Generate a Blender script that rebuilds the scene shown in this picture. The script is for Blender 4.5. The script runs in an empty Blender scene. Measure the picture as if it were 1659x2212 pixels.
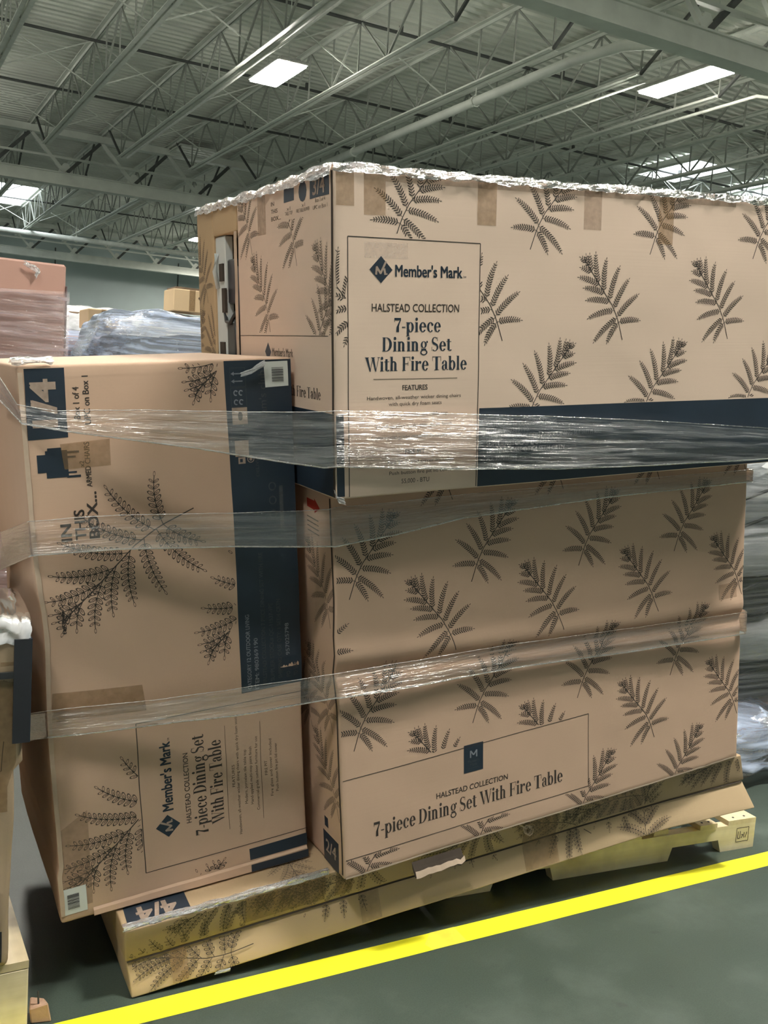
import bpy, bmesh, math, random
from mathutils import Vector, Matrix, noise
PI = math.pi
random.seed(7)
SC = bpy.context.scene
COL = SC.collection

# ------------------------------------------------------------------ camera
F_PX, W_PX = 2110.0, 1659.0
AX = Vector((0.87590247, 0.00205799, 0.48248381))     # rows: world axes written in camera axes (right, down, forward)
AY = Vector((-0.47801485, -0.13215331, 0.86835321))
AZ = Vector((0.06554889, -0.99122715, -0.11476966))
cam_d = bpy.data.cameras.new('camera')
cam_d.sensor_fit = 'VERTICAL'
cam_d.sensor_height = 36.0
cam_d.lens = F_PX / 2212.0 * 36.0
cam_d.clip_start = 0.05
cam_d.clip_end = 300
cam = bpy.data.objects.new('camera', cam_d)
COL.objects.link(cam)
right = Vector((AX.x, AY.x, AZ.x)); down = Vector((AX.y, AY.y, AZ.y)); fwd = Vector((AX.z, AY.z, AZ.z))
CAM_H = 1.48
m = Matrix.Identity(4)
for i in range(3):
    m[i][0] = right[i]; m[i][1] = -down[i]; m[i][2] = -fwd[i]
m[2][3] = CAM_H
cam.matrix_world = m
SC.camera = cam

# ------------------------------------------------------------------ world and exposure
wd = bpy.data.worlds.new('world'); SC.world = wd; wd.use_nodes = True
wd.node_tree.nodes['Background'].inputs[0].default_value = (0.90, 0.95, 0.90, 1)
wd.node_tree.nodes['Background'].inputs[1].default_value = 0.33
SC.view_settings.view_transform = 'Standard'
SC.view_settings.look = 'None'
SC.view_settings.gamma = 1.0
SC.view_settings.use_curve_mapping = False
SC.view_settings.exposure = 0.0
LAMP = 280.0       # radiance of the high-bay lamp lenses

# ------------------------------------------------------------------ materials
def newmat(name):
    mt = bpy.data.materials.new(name); mt.use_nodes = True
    nt = mt.node_tree; b = nt.nodes['Principled BSDF']
    return mt, nt, b
def N(nt, t, **kw):
    n = nt.nodes.new(t)
    for k, v in kw.items(): setattr(n, k, v)
    return n
def coords(nt, scale=(1, 1, 1), kind='Object', rot=(0, 0, 0)):
    tc = N(nt, 'ShaderNodeTexCoord'); mp = N(nt, 'ShaderNodeMapping')
    mp.inputs['Scale'].default_value = scale; mp.inputs['Rotation'].default_value = rot
    nt.links.new(tc.outputs[kind], mp.inputs[0]); return mp.outputs[0]
def noise_fac(nt, vec, scale, detail=4, rough=0.55, lo=0.3, hi=0.7):
    n = N(nt, 'ShaderNodeTexNoise'); n.inputs['Scale'].default_value = scale
    n.inputs['Detail'].default_value = detail; n.inputs['Roughness'].default_value = rough
    nt.links.new(vec, n.inputs['Vector'])
    r = N(nt, 'ShaderNodeMapRange'); r.inputs['From Min'].default_value = lo; r.inputs['From Max'].default_value = hi
    nt.links.new(n.outputs['Fac'], r.inputs['Value']); return r.outputs[0]
def mixc(nt, fac, a, b, blend='MIX'):
    mx = N(nt, 'ShaderNodeMix', data_type='RGBA', blend_type=blend)
    for s, v in ((6, a), (7, b)):
        if isinstance(v, tuple): mx.inputs[s].default_value = (*v, 1) if len(v) == 3 else v
        else: nt.links.new(v, mx.inputs[s])
    if isinstance(fac, (int, float)): mx.inputs[0].default_value = fac
    else: nt.links.new(fac, mx.inputs[0])
    return mx.outputs[2]
def bump(nt, b, h, strength, dist=0.002):
    bp = N(nt, 'ShaderNodeBump'); bp.inputs['Strength'].default_value = strength; bp.inputs['Distance'].default_value = dist
    nt.links.new(h, bp.inputs['Height']); nt.links.new(bp.outputs[0], b.inputs['Normal'])
def simple(name, col, rough=0.7, metal=0.0, var=0.15, scale=8.0, spec=0.4, bmp=0.0):
    mt, nt, b = newmat(name)
    v = coords(nt); f = noise_fac(nt, v, scale)
    c2 = tuple(max(0, c * (1 - var * 2)) for c in col)
    nt.links.new(mixc(nt, f, c2, col), b.inputs['Base Color'])
    b.inputs['Roughness'].default_value = rough; b.inputs['Metallic'].default_value = metal
    b.inputs['Specular IOR Level'].default_value = spec
    if bmp: bump(nt, b, noise_fac(nt, v, scale * 6), bmp)
    return mt
def cardboard(name, col, dirt=0.35):
    mt, nt, b = newmat(name)
    v = coords(nt)
    f1 = noise_fac(nt, v, 3.0, 5, 0.6, 0.35, 0.7)
    f2 = noise_fac(nt, v, 180.0, 2, 0.5, 0.2, 0.8)
    flute = coords(nt, (1.5, 1.5, 170))
    f3 = noise_fac(nt, flute, 1.0, 1, 0.4, 0.2, 0.8)
    dark = tuple(c * (1 - dirt) for c in col)
    c = mixc(nt, f1, dark, col)
    c = mixc(nt, f2, c, tuple(x * 0.86 for x in col))
    mx = N(nt, 'ShaderNodeMix', data_type='RGBA', blend_type='MIX'); mx.inputs[0].default_value = 0.7
    nt.links.new(c, mx.inputs[6]); mx.inputs[7].default_value = (*col, 1)
    nt.links.new(mx.outputs[2], b.inputs['Base Color'])
    b.inputs['Roughness'].default_value = 0.72; b.inputs['Specular IOR Level'].default_value = 0.3
    bump(nt, b, f3, 0.08, 0.0012)
    return mt
def film(name, base=0.10, streak=0.35, tint=(0.86, 0.88, 0.92), along=(2.0, 55.0), rough=0.14, wr=0.8, fr=0.03):
    """thin stretch film: mostly clear, clouded where layers overlap, glossy over wrinkles; uses the strip's own UV in metres"""
    mt, nt, b = newmat(name)
    nt.nodes.remove(b); out = nt.nodes['Material Output']
    v = coords(nt, (along[0], along[1], 1), 'UV')
    f = noise_fac(nt, v, 1.0, 5, 0.6, 0.42, 0.72)
    v2 = coords(nt, (along[0] * 3, along[1] * 3, 1), 'UV')
    hgt = noise_fac(nt, v2, 1.0, 3, 0.6, 0.25, 0.75)
    bp = N(nt, 'ShaderNodeBump'); bp.inputs['Strength'].default_value = wr; bp.inputs['Distance'].default_value = 0.004
    ad = N(nt, 'ShaderNodeMath', operation='ADD'); nt.links.new(f, ad.inputs[0]); nt.links.new(hgt, ad.inputs[1])
    nt.links.new(ad.outputs[0], bp.inputs['Height'])
    tr = N(nt, 'ShaderNodeBsdfTransparent')
    df = N(nt, 'ShaderNodeBsdfDiffuse'); df.inputs[0].default_value = (*tint, 1)
    gl = N(nt, 'ShaderNodeBsdfGlossy'); gl.inputs['Roughness'].default_value = rough; gl.inputs[0].default_value = (1, 1, 1, 1)
    nt.links.new(bp.outputs[0], gl.inputs['Normal'])
    mr = N(nt, 'ShaderNodeMapRange'); mr.inputs['To Min'].default_value = base; mr.inputs['To Max'].default_value = base + streak
    nt.links.new(f, mr.inputs['Value'])
    m1 = N(nt, 'ShaderNodeMixShader'); nt.links.new(mr.outputs[0], m1.inputs[0])
    nt.links.new(tr.outputs[0], m1.inputs[1]); nt.links.new(df.outputs[0], m1.inputs[2])
    fl = fr; fr = N(nt, 'ShaderNodeFresnel'); fr.inputs[0].default_value = 1.5; nt.links.new(bp.outputs[0], fr.inputs['Normal'])
    fa = N(nt, 'ShaderNodeMath', operation='ADD'); fa.inputs[1].default_value = fl; fa.use_clamp = True
    nt.links.new(fr.outputs[0], fa.inputs[0])
    m2 = N(nt, 'ShaderNodeMixShader'); nt.links.new(fa.outputs[0], m2.inputs[0])
    nt.links.new(m1.outputs[0], m2.inputs[1]); nt.links.new(gl.outputs[0], m2.inputs[2])
    nt.links.new(m2.outputs[0], out.inputs['Surface'])
    return mt
def emit(name, col, s):
    mt, nt, b = newmat(name)
    b.inputs['Base Color'].default_value = (*col, 1)
    b.inputs['Emission Color'].default_value = (*col, 1); b.inputs['Emission Strength'].default_value = s
    return mt

M = {}
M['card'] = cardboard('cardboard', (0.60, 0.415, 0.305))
M['card_pale'] = cardboard('pale_pink_cardboard', (0.74, 0.57, 0.46), 0.2)  # lighter and pinker than the base cardboard
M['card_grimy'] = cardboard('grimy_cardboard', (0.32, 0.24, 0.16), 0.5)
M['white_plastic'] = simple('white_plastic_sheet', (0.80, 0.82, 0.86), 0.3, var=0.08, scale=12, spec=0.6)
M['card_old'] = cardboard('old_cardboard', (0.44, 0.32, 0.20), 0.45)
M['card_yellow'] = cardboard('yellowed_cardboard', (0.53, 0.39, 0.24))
M['card_edge'] = simple('torn_cardboard_edge', (0.62, 0.48, 0.37), 0.9)
M['card_dark'] = simple('shabby_cardboard', (0.17, 0.12, 0.08), 0.9)
M['card_pink'] = cardboard('pinkish_cardboard', (0.50, 0.30, 0.25))
M['ink'] = simple('dark_brown_ink', (0.055, 0.043, 0.038), 0.65, var=0.2, scale=30)
M['ink_soft'] = simple('worn_brown_ink', (0.16, 0.12, 0.09), 0.7, var=0.2, scale=40)
M['navy'] = simple('navy_print', (0.017, 0.030, 0.050), 0.42, var=0.12, scale=6, spec=0.5)
M['black_print'] = simple('charcoal_print', (0.02, 0.022, 0.028), 0.5, var=0.1)
M['kraft_ink'] = simple('bare_kraft_in_print', (0.42, 0.32, 0.26), 0.8, var=0.15, scale=60)
M['grey_ink'] = simple('grey_white_ink', (0.26, 0.28, 0.32), 0.6, var=0.2, scale=80)
M['dim_ink'] = simple('dim_grey_ink', (0.07, 0.08, 0.09), 0.6, var=0.2, scale=80)
M['red_ink'] = simple('red_ink', (0.42, 0.035, 0.02), 0.7)
M['panel_tint'] = simple('worn_label_patch', (0.60, 0.45, 0.37), 0.6, var=0.08, scale=25)
def tapem(name, col, alpha):
    mt, nt, b = newmat(name)
    b.inputs['Base Color'].default_value = (*col, 1); b.inputs['Roughness'].default_value = 0.25
    v = coords(nt, (1, 1, 1)); f = noise_fac(nt, v, 60, 3, 0.6, 0.3, 0.75)
    mr = N(nt, 'ShaderNodeMapRange'); mr.inputs['To Min'].default_value = alpha * 0.7; mr.inputs['To Max'].default_value = min(1, alpha * 1.2)
    nt.links.new(f, mr.inputs['Value']); nt.links.new(mr.outputs[0], b.inputs['Alpha'])
    return mt
M['tape'] = tapem('brown_packing_tape', (0.33, 0.20, 0.09), 0.42)
M['patch'] = tapem('pale_worn_spot', (0.80, 0.68, 0.60), 0.35)
M['tape_faint'] = tapem('faded_tape_residue', (0.36, 0.24, 0.16), 0.35)
M['paper'] = simple('white_label_paper', (0.72, 0.75, 0.73), 0.55, var=0.04)
M['bar'] = simple('barcode_black', (0.06, 0.06, 0.065), 0.6)
M['foam'] = simple('white_foam', (0.66, 0.70, 0.70), 0.8, var=0.06)
M['black_metal'] = simple('black_metal', (0.025, 0.027, 0.03), 0.4, spec=0.5)
M['cavity'] = simple('cavity_shade_card', (0.06, 0.045, 0.035), 0.9)  # near-black tone standing in for shade inside hollows
M['film'] = film('stretch_film', 0.01, 0.16, rough=0.18, fr=.05)
M['film_heavy'] = film('layered_stretch_film', 0.0, 0.22, along=(2.0, 60.0), rough=0.20, wr=1.0, fr=.045)  # cloudy film; its white streaks also stand in for glare
M['film_crumple'] = film('crumpled_film', 0.38, 0.45, tint=(0.92, 0.93, 0.97), along=(14, 40), rough=0.18, wr=1.0)
M['film_shell'] = film('wrapped_film', 0.12, 0.38, tint=(0.72, 0.60, 0.66), along=(2.0, 26.0), rough=0.12, wr=1.0)
M['film_blue'] = film('bluish_film', 0.18, 0.62, tint=(0.60, 0.71, 0.95), along=(4.0, 30.0), rough=0.12, wr=1.0)  # bright blue tint also stands in for highlights on the film
M['film_white'] = film('milky_film', 0.55, 0.42, tint=(0.86, 0.88, 0.93), along=(5.0, 9.0), rough=0.15, wr=1.0)
M['steel'] = simple('grey_green_painted_steel', (0.74, 0.77, 0.70), 0.5, var=0.1, scale=2.0)
M['steel_web'] = simple('mid_grey_web_steel', (0.36, 0.38, 0.34), 0.6, var=0.15, scale=2.0)  # webs in a darker grey than the chords
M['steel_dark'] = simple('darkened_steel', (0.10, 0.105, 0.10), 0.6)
M['steel_light'] = simple('light_painted_steel', (0.82, 0.84, 0.77), 0.45, var=0.08)
M['deck'] = simple('grey_roof_deck_paint', (0.84, 0.86, 0.78), 0.7, var=0.10, scale=0.7)
M['wall'] = simple('pale_grey_wall_paint', (0.54, 0.62, 0.62), 0.8, var=0.06, scale=0.5)
M['lens'] = emit('glowing_lamp_lens', (1.0, 0.96, 0.86), LAMP)
M['uplight_fill'] = emit('added_uplight_glow', (1.0, 0.97, 0.88), LAMP * 0.6)  # upward fill glow, added to brighten the roof deck
M['sky'] = emit('daylit_skylight_dome', (0.88, 0.95, 1.0), 9.0)
M['housing'] = simple('white_lamp_housing', (0.6, 0.6, 0.57), 0.5)
M['wood'] = None
def woodm(name, c1, c2, axis_scale=(2, 40, 40)):
    mt, nt, b = newmat(name)
    v = coords(nt, axis_scale); f = noise_fac(nt, v, 1.0, 6, 0.65, 0.3, 0.7)
    v2 = coords(nt); g = noise_fac(nt, v2, 3.5, 4, 0.6, 0.45, 0.75)
    c = mixc(nt, f, c2, c1); c = mixc(nt, g, c, tuple(x * 0.55 for x in c2))
    nt.links.new(c, b.inputs['Base Color']); b.inputs['Roughness'].default_value = 0.33
    bump(nt, b, f, 0.3, 0.001); return mt
M['wood'] = woodm('pale_pallet_pine', (0.90, 0.80, 0.58), (0.78, 0.66, 0.43))
M['wood_y'] = woodm('pale_pallet_pine_boards', (0.86, 0.74, 0.50), (0.70, 0.57, 0.35), (40, 2, 40))
M['wood_worn'] = simple('worn_pinkish_wood', (0.50, 0.32, 0.23), 0.8, bmp=0.3)
# floor: dull green sealed concrete, slightly glossy, scuffed
def floorm():
    mt, nt, b = newmat('dark_green_sealed_concrete')
    v = coords(nt); f = noise_fac(nt, v, 1.6, 6, 0.6, 0.3, 0.72); g = noise_fac(nt, v, 260, 2, 0.5, 0.2, 0.8)
    sp = noise_fac(nt, v, 9, 3, 0.5, 0.70, 0.80); wr = noise_fac(nt, v, 3.2, 5, 0.7, 0.5, 0.75)
    c = mixc(nt, f, (0.031, 0.044, 0.036), (0.044, 0.062, 0.050))
    c = mixc(nt, g, c, (0.058, 0.080, 0.068)); c = mixc(nt, sp, c, (0.018, 0.020, 0.019)); 
    wm = N(nt, 'ShaderNodeMath', operation='MULTIPLY'); wm.inputs[1].default_value = 0.35; nt.links.new(wr, wm.inputs[0])
    c = mixc(nt, wm.outputs[0], c, (0.14, 0.17, 0.15))
    nt.links.new(c, b.inputs['Base Color'])
    r = N(nt, 'ShaderNodeMapRange'); r.inputs['To Min'].default_value = 0.36; r.inputs['To Max'].default_value = 0.6
    nt.links.new(f, r.inputs['Value']); nt.links.new(r.outputs[0], b.inputs['Roughness'])
    bump(nt, b, g, 0.12, 0.001); return mt
M['floor'] = floorm()
M['yellow'] = simple('yellow_floor_tape', (0.95, 0.90, 0.035), 0.45, var=0.04, scale=20)
M['yellow2'] = simple('worn_yellow_floor_tape', (0.84, 0.76, 0.07), 0.5, var=0.08, scale=20)

# ------------------------------------------------------------------ helpers
class MB:
    def __init__(s): s.v = []; s.f = []; s.uv = None
    def add(s, vs, fs):
        o = len(s.v); s.v += [tuple(x) for x in vs]; s.f += [tuple(i + o for i in f) for f in fs]; return s
    def box(s, x0, y0, z0, x1, y1, z1):
        return s.add([(x0, y0, z0), (x1, y0, z0), (x1, y1, z0), (x0, y1, z0), (x0, y0, z1), (x1, y0, z1), (x1, y1, z1), (x0, y1, z1)],
                     [(0, 3, 2, 1), (4, 5, 6, 7), (0, 1, 5, 4), (1, 2, 6, 5), (2, 3, 7, 6), (3, 0, 4, 7)])
    def bar(s, p, q, w, h, up=(0, 0, 1)):
        p = Vector(p); q = Vector(q); d = (q - p).normalized(); u = Vector(up)
        a = d.cross(u)
        if a.length < 1e-4: a = d.cross(Vector((1, 0, 0)))
        a.normalize(); b = a.cross(d).normalized()
        vs = [c + a * (sx * w / 2) + b * (sy * h / 2) for c in (p, q) for sx, sy in ((-1, -1), (1, -1), (1, 1), (-1, 1))]
        return s.add(vs, [(0, 1, 2, 3), (7, 6, 5, 4), (0, 4, 5, 1), (1, 5, 6, 2), (2, 6, 7, 3), (3, 7, 4, 0)])
    def tube(s, pts, r, n=8, cap=True):
        pts = [Vector(p) for p in pts]; rings = []
        for i, p in enumerate(pts):
            d = (pts[min(i + 1, len(pts) - 1)] - pts[max(i - 1, 0)]).normalized()
            a = d.cross(Vector((0, 0, 1)))
            if a.length < 1e-3: a = d.cross(Vector((1, 0, 0)))
            a.normalize(); b = a.cross(d)
            rings.append([p + a * (math.cos(2 * PI * k / n) * r) + b * (math.sin(2 * PI * k / n) * r) for k in range(n)])
        vs = [v for rg in rings for v in rg]; fs = []
        for i in range(len(pts) - 1):
            for k in range(n): fs.append((i * n + k, i * n + (k + 1) % n, (i + 1) * n + (k + 1) % n, (i + 1) * n + k))
        if cap: fs += [tuple(range(n))[::-1], tuple((len(pts) - 1) * n + k for k in range(n))]
        return s.add(vs, fs)
    def build(s, name, mat, parent=None, smooth=False, bevel=0.0):
        me = bpy.data.meshes.new(name); me.from_pydata(s.v, [], s.f); me.update()
        if s.uv is not None:
            ul = me.uv_layers.new(name='UVMap')
            for l in me.loops: ul.data[l.index].uv = s.uv[l.vertex_index]
        if isinstance(mat, str): mat = M[mat]
        me.materials.append(mat)
        if smooth:
            for p in me.polygons: p.use_smooth = True
        o = bpy.data.objects.new(name, me); COL.objects.link(o)
        if bevel > 0:
            bm = bmesh.new(); bm.from_mesh(me)
            bmesh.ops.bevel(bm, geom=bm.edges[:], offset=bevel, segments=1, affect='EDGES'); bm.to_mesh(me); bm.free()
        if parent is not None: o.parent = parent
        return o
def tag(o, label=None, cat=None, group=None, kind=None):
    if label: o['label'] = label
    if cat: o['category'] = cat
    if group: o['group'] = group
    if kind: o['kind'] = kind
    return o
def empty(name, loc=(0, 0, 0), rz=0.0, mat=None):
    o = bpy.data.objects.new(name, None); COL.objects.link(o); o.empty_display_size = 0.1
    if mat is not None: o.matrix_world = mat
    else: o.location = loc; o.rotation_euler = (0, 0, rz)
    return o
def copy_tree(o, parent=None):
    c = o.copy(); COL.objects.link(c)
    if parent is not None: c.parent = parent
    for ch in [x for x in bpy.data.objects if x.parent == o]: copy_tree(ch, c)
    return c
def frame(R, O):
    mm = Matrix.Identity(4)
    for i in range(3):
        for j in range(3): mm[i][j] = R[i][j]
        mm[i][3] = O[i]
    return mm
# ------------------------------------------------------------------ sizes of the setting
JX0, JS = 2.45, 1.87                    # joist lines
G_Y = [-6.73, 10.96, 28.65, 46.34]      # girder lines
Z_BOT, Z_TOP, Z_DECK = 7.2, 8.2, 8.30
# ------------------------------------------------------------------ setting: floor, walls, roof deck
MB().box(-14, -14, -0.2, 62, 50, 0).build('floor', 'floor')['kind'] = 'structure'
MB().box(-14, 49.6, 0, 62, 50, 8.6).build('wall_back', 'wall')['kind'] = 'structure'
MB().box(-14, -9.3, 0, 62, -9, 8.25).build('wall_light_block', 'wall')['kind'] = 'structure'  # unseen wall added to keep world light off the carton fronts
wj = empty('trim_1'); wj['kind'] = 'structure'
for x in (8.7, 14.7, 20.7):
    MB().box(x, 49.56, 0, x + 0.05, 49.6, 7.6).build('wall_joint', 'steel_dark', wj)
MB().box(9.0, 49.45, 4.7, 9.35, 49.6, 4.8).build('wall_bracket', 'steel_dark', wj)
def deck():
    b = MB(); y = -14.0; prof = []
    while y < 50:
        prof += [(y, Z_DECK), (y + 0.09, Z_DECK), (y + 0.115, Z_DECK + 0.04), (y + 0.205, Z_DECK + 0.04), (y + 0.23, Z_DECK)]
        y += 0.23
    n = len(prof)
    b.add([(-14, p[0], p[1]) for p in prof] + [(62, p[0], p[1]) for p in prof], [(i, i + 1, n + i + 1, n + i) for i in range(n - 1)])
    o = b.build('ceiling', 'deck'); o['kind'] = 'structure'
deck()

# ------------------------------------------------------------------ bar joists
def make_joist():
    r = empty('roof_joist')
    L = G_Y[2] - G_Y[1]; e = 2.34
    t = MB()
    for sx in (-1, 1):
        a, c = sorted((sx * 0.012, sx * 0.10)); t.box(a, 0, Z_TOP, c, L, Z_TOP + 0.014)
        t.box(min(sx * 0.012, sx * 0.02), 0, Z_TOP - 0.06, max(sx * 0.012, sx * 0.02), L, Z_TOP)
    t.build('top_chord', 'steel', r)
    t = MB()
    for sx in (-1, 1):
        a, c = sorted((sx * 0.016, sx * 0.095)); t.box(a, e, Z_BOT, c, L - e, Z_BOT + 0.014)
        a, c = sorted((sx * 0.014, sx * 0.026)); t.box(a, e, Z_BOT, c, L - e, Z_BOT + 0.07)
    t.build('bottom_chord', 'steel_light', r)
    n = 6; pl = (L - 2 * e) / n; zt = Z_TOP - 0.03; zb = Z_BOT + 0.03
    d1 = MB().bar((0, 0, zb), (0, pl / 2, zt), 0.03, 0.03).build('web_bar', 'steel_web', r); d1.location.y = e
    d2 = MB().bar((0, 0, zb), (0, -pl / 2, zt), 0.034, 0.034).build('web_bar', 'steel_web', r); d2.location.y = e + pl
    v = MB().bar((0, 0, zb), (0, 0, zt), 0.026, 0.026).build('web_post', 'steel_web', r); v.location.y = e
    for k in range(1, n):
        for src, off in ((d1, e + pl * k), (d2, e + pl * (k + 1)), (v, e + pl * k), (v, e + pl * (k - .5))):
            o = src.copy(); COL.objects.link(o); o.parent = r; o.location.y = off
    o = v.copy(); COL.objects.link(o); o.parent = r; o.location.y = L - e
    for s in (0, 1):
        a = (0, e, zb) if s == 0 else (0, L - e, zb); c = (0, 0.9, zt) if s == 0 else (0, L - 0.9, zt)
        MB().bar(a, c, 0.045, 0.045).build('end_diagonal', 'steel_dark', r)  # dark colour stands in for shading on these diagonals
    return r
ordn = ['first', 'second', 'third', 'fourth', 'fifth', 'sixth', 'seventh', 'eighth', 'ninth', 'tenth', 'eleventh', 'twelfth', 'thirteenth', 'fourteenth']
jp = make_joist(); used = False
def put_joist(k, g, label, group):
    global used
    o = copy_tree(jp) if used else jp
    used = True
    o.location = (JX0 + JS * k, G_Y[g], 0)
    tag(o, label, 'joist', group)
for k in range(0, 13):
    put_joist(k, 1, 'grey open-web roof joist of the middle bay, %s from the left' % ordn[k], 'roof joists of the middle bay')
for n, k in enumerate(range(3, 7)):
    put_joist(k, 0, 'grey roof joist beyond the thick beam at top right, %s from the left' % ordn[n], 'roof joists of the nearest bay')
for n, k in enumerate(range(0, 7)):
    put_joist(k, 2, 'grey roof joist of the far bay at left, %s from the left' % ordn[n], 'roof joists of the far bay')

# girders: heavy trusses carrying the joists
def girder(y, label, x0=-2.0, x1=30.0):
    r = empty('roof_girder', (0, y, 0)); tag(r, label, 'girder')
    b = MB(); b.box(x0, -0.16, 6.69, x1, 0.16, 6.72).box(x0, -0.16, 7.0, x1, 0.16, 7.03)
    for s in (-0.10, 0.10): b.box(x0, s - 0.012, 6.72, x1, s + 0.012, 7.0)
    b.build('bottom_chord', 'steel', r)
    MB().box(x0, -0.14, 7.98, x1, 0.14, 8.16).build('top_chord', 'steel', r)
    MB().box(x0, -0.05, 7.40, x1, 0.05, 7.46).build('middle_tie', 'steel', r)
    k = math.ceil((x0 - JX0) / JS)
    a = c = None
    while JX0 + (k + 1) * JS < x1:
        x = JX0 + k * JS
        if a is None:
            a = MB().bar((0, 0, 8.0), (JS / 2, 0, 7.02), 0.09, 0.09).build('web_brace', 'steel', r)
            c = MB().bar((JS / 2, 0, 7.02), (JS, 0, 8.0), 0.09, 0.09).build('web_brace', 'steel_dark', r)  # dark copy of the brace, shade put into its colour
            g = MB().add([(JS / 2 - 0.22, -0.02, 7.03), (JS / 2 + 0.22, -0.02, 7.03), (JS / 2 + 0.06, -0.02, 7.3), (JS / 2 - 0.06, -0.02, 7.3),
                          (JS / 2 - 0.22, 0.02, 7.03), (JS / 2 + 0.22, 0.02, 7.03), (JS / 2 + 0.06, 0.02, 7.3), (JS / 2 - 0.06, 0.02, 7.3)],
                         [(0, 1, 2, 3), (7, 6, 5, 4), (0, 4, 5, 1), (1, 5, 6, 2), (2, 6, 7, 3), (3, 7, 4, 0)]).build('gusset_plate', 'steel', r)
            trio = (a, c, g)
            for o in trio: o.location.x = x
        else:
            for o in trio:
                q = o.copy(); COL.objects.link(q); q.parent = r; q.location.x = x
        k += 1
girder(G_Y[1], 'thick grey roof beam with V braces crossing the top right corner', 4.0, 30.0)
girder(G_Y[2], 'grey roof girder with V braces crossing at left above the boxes')
girder(G_Y[3], 'most distant grey roof girder just above the back wall', -2, 34)

# cross bridging and dark pipe rows between joists
for gi, (ys, gname, k0, k1) in enumerate((((16.5, 20.7, 24.6), 'middle bay', -1, 12), ((34.5, 40.5), 'far bay', 0, 7))):
    for n, y in enumerate(ys):
        r = empty('joist_bridging', (0, y, 0))
        tag(r, 'row of crossed bridging rods with dark pipe, %s row of the %s' % (ordn[n], gname), 'bridging', 'bridging rows between the joists')
        x0 = JX0 + JS * k0; x1 = JX0 + JS * k1
        MB().tube([(x0, 0, 8.12), (x1, 0, 8.12)], 0.03, 6).build('dark_pipe', 'steel_dark', r)
        a = MB().bar((0, 0.06, 7.26), (JS, 0.06, 8.15), 0.022, 0.022).build('brace_rod', 'steel', r)
        c = MB().bar((0, 0.12, 8.15), (JS, 0.12, 7.26), 0.022, 0.022).build('brace_rod', 'steel', r)
        a.location.x = c.location.x = x0
        h = MB().box(-0.03, -0.03, 8.12, 0.03, 0.03, 8.25).build('sprinkler_head', 'steel_dark', r); h.location.x = x0 + 0.8
        for k in range(1, k1 - k0):
            for s, of in ((a, 0), (c, 0), (h, 0.8)):
                if s is h and k % 2: continue
                q = s.copy(); COL.objects.link(q); q.parent = r; q.location.x = x0 + JS * k + of
# pipes and conduits
def pipe(name, pts, rad, mat, label, cat, hangers=()):
    r = empty(name); tag(r, label, cat)
    MB().tube(pts, rad, 10).build('pipe_run', mat, r, smooth=True)
    for h in hangers:
        MB().bar(h, (h[0], h[1], Z_TOP), 0.02, 0.02).build('hanger_rod', 'steel', r)
        MB().tube([(h[0], h[1] - 0.03, h[2]), (h[0], h[1] + 0.03, h[2])], rad * 1.25, 10).build('pipe_collar', mat, r)
pipe('sprinkler_main', [(10.25, 28.4, 7.08), (10.25, 13.2, 7.08), (10.45, 12.2, 7.1), (11.1, 11.5, 7.1), (12.6, 11.3, 7.1)], 0.085, 'steel',
     'thick grey pipe under the joists bending towards the thick beam', 'pipe', [(10.25, 26, 7.08), (10.25, 21, 7.08), (10.25, 16, 7.08)])
pipe('overhead_pipe', [(2, 41, 6.97), (26, 41, 6.97)], 0.10, 'steel_light',
     'pale horizontal pipe running above the back wall at left', 'pipe', [(8, 41, 6.97), (13, 41, 6.97)])
pipe('conduit', [(11.95, 26, 7.14), (11.95, 13.0, 7.14)], 0.025, 'steel_light', 'thin pale conduit left of the long ceiling lamp', 'conduit')
pipe('conduit', [(13.85, 18, 7.12), (13.85, 12.6, 7.12), (17.5, 11.4, 7.1)], 0.03, 'steel_light', 'thin pale conduit running right of the long ceiling lamp', 'conduit')
pipe('conduit', [(6.28, 26, 7.16), (6.28, 12.4, 7.16)], 0.025, 'steel_light', 'thin pale conduit left of the square ceiling lamp', 'conduit')

# high-bay lamps (lens gives the light)
def lamp(x, y, z, label, L=1.4, Wd=0.56, up=False, lens='lens'):
    r = empty('high_bay_lamp', (x, y, z)); tag(r, label, 'lamp')
    b = MB().box(-Wd / 2, -L / 2, 0.03, Wd / 2, L / 2, 0.08); b.box(-Wd * 0.32, -L / 2 + 0.1, 0.08, Wd * 0.32, L / 2 - 0.1, 0.14)
    b.build('lamp_housing', 'housing', r, bevel=0.01)
    MB().box(-Wd / 2 + 0.03, -L / 2 + 0.03, 0.0, Wd / 2 - 0.03, L / 2 - 0.03, 0.03).build('lamp_lens', lens, r)
    if up:
        MB().box(-.28, -.45, 0.141, .28, .45, 0.16).build('added_uplight', 'uplight_fill', r)  # glowing surface added on unseen lamps to light the deck
    for s in (-1, 1):
        MB().bar((0, s * L * 0.35, 0.14), (0, s * L * 0.35, Z_DECK - z), 0.012, 0.012).build('hanger_rod', 'steel', r)
lamp(6.6, 16.75, 6.98, 'bright glowing ceiling lamp left of centre among the joists')
lamp(12.15, 12.6, 6.98, 'bright long ceiling lamp at right under the thick beam', 1.75, 0.5)
lamp(11.55, 36.7, 6.95, 'tiny distant lamp beside the upper carton', 0.9, 0.4)
lamp(3.7, 0.62, 6.95, 'ceiling lamp out of view above the aisle, right one', .62, 1.25, True)
lamp(-2.4, -0.6, 6.95, 'ceiling lamp out of view above the aisle, left one', .36, .34, True)
lamp(1.0, 9.5, 6.95, 'added fill lamp out of view above the stock behind the boxes')  # unseen lamp added to help brighten the roof
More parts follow.
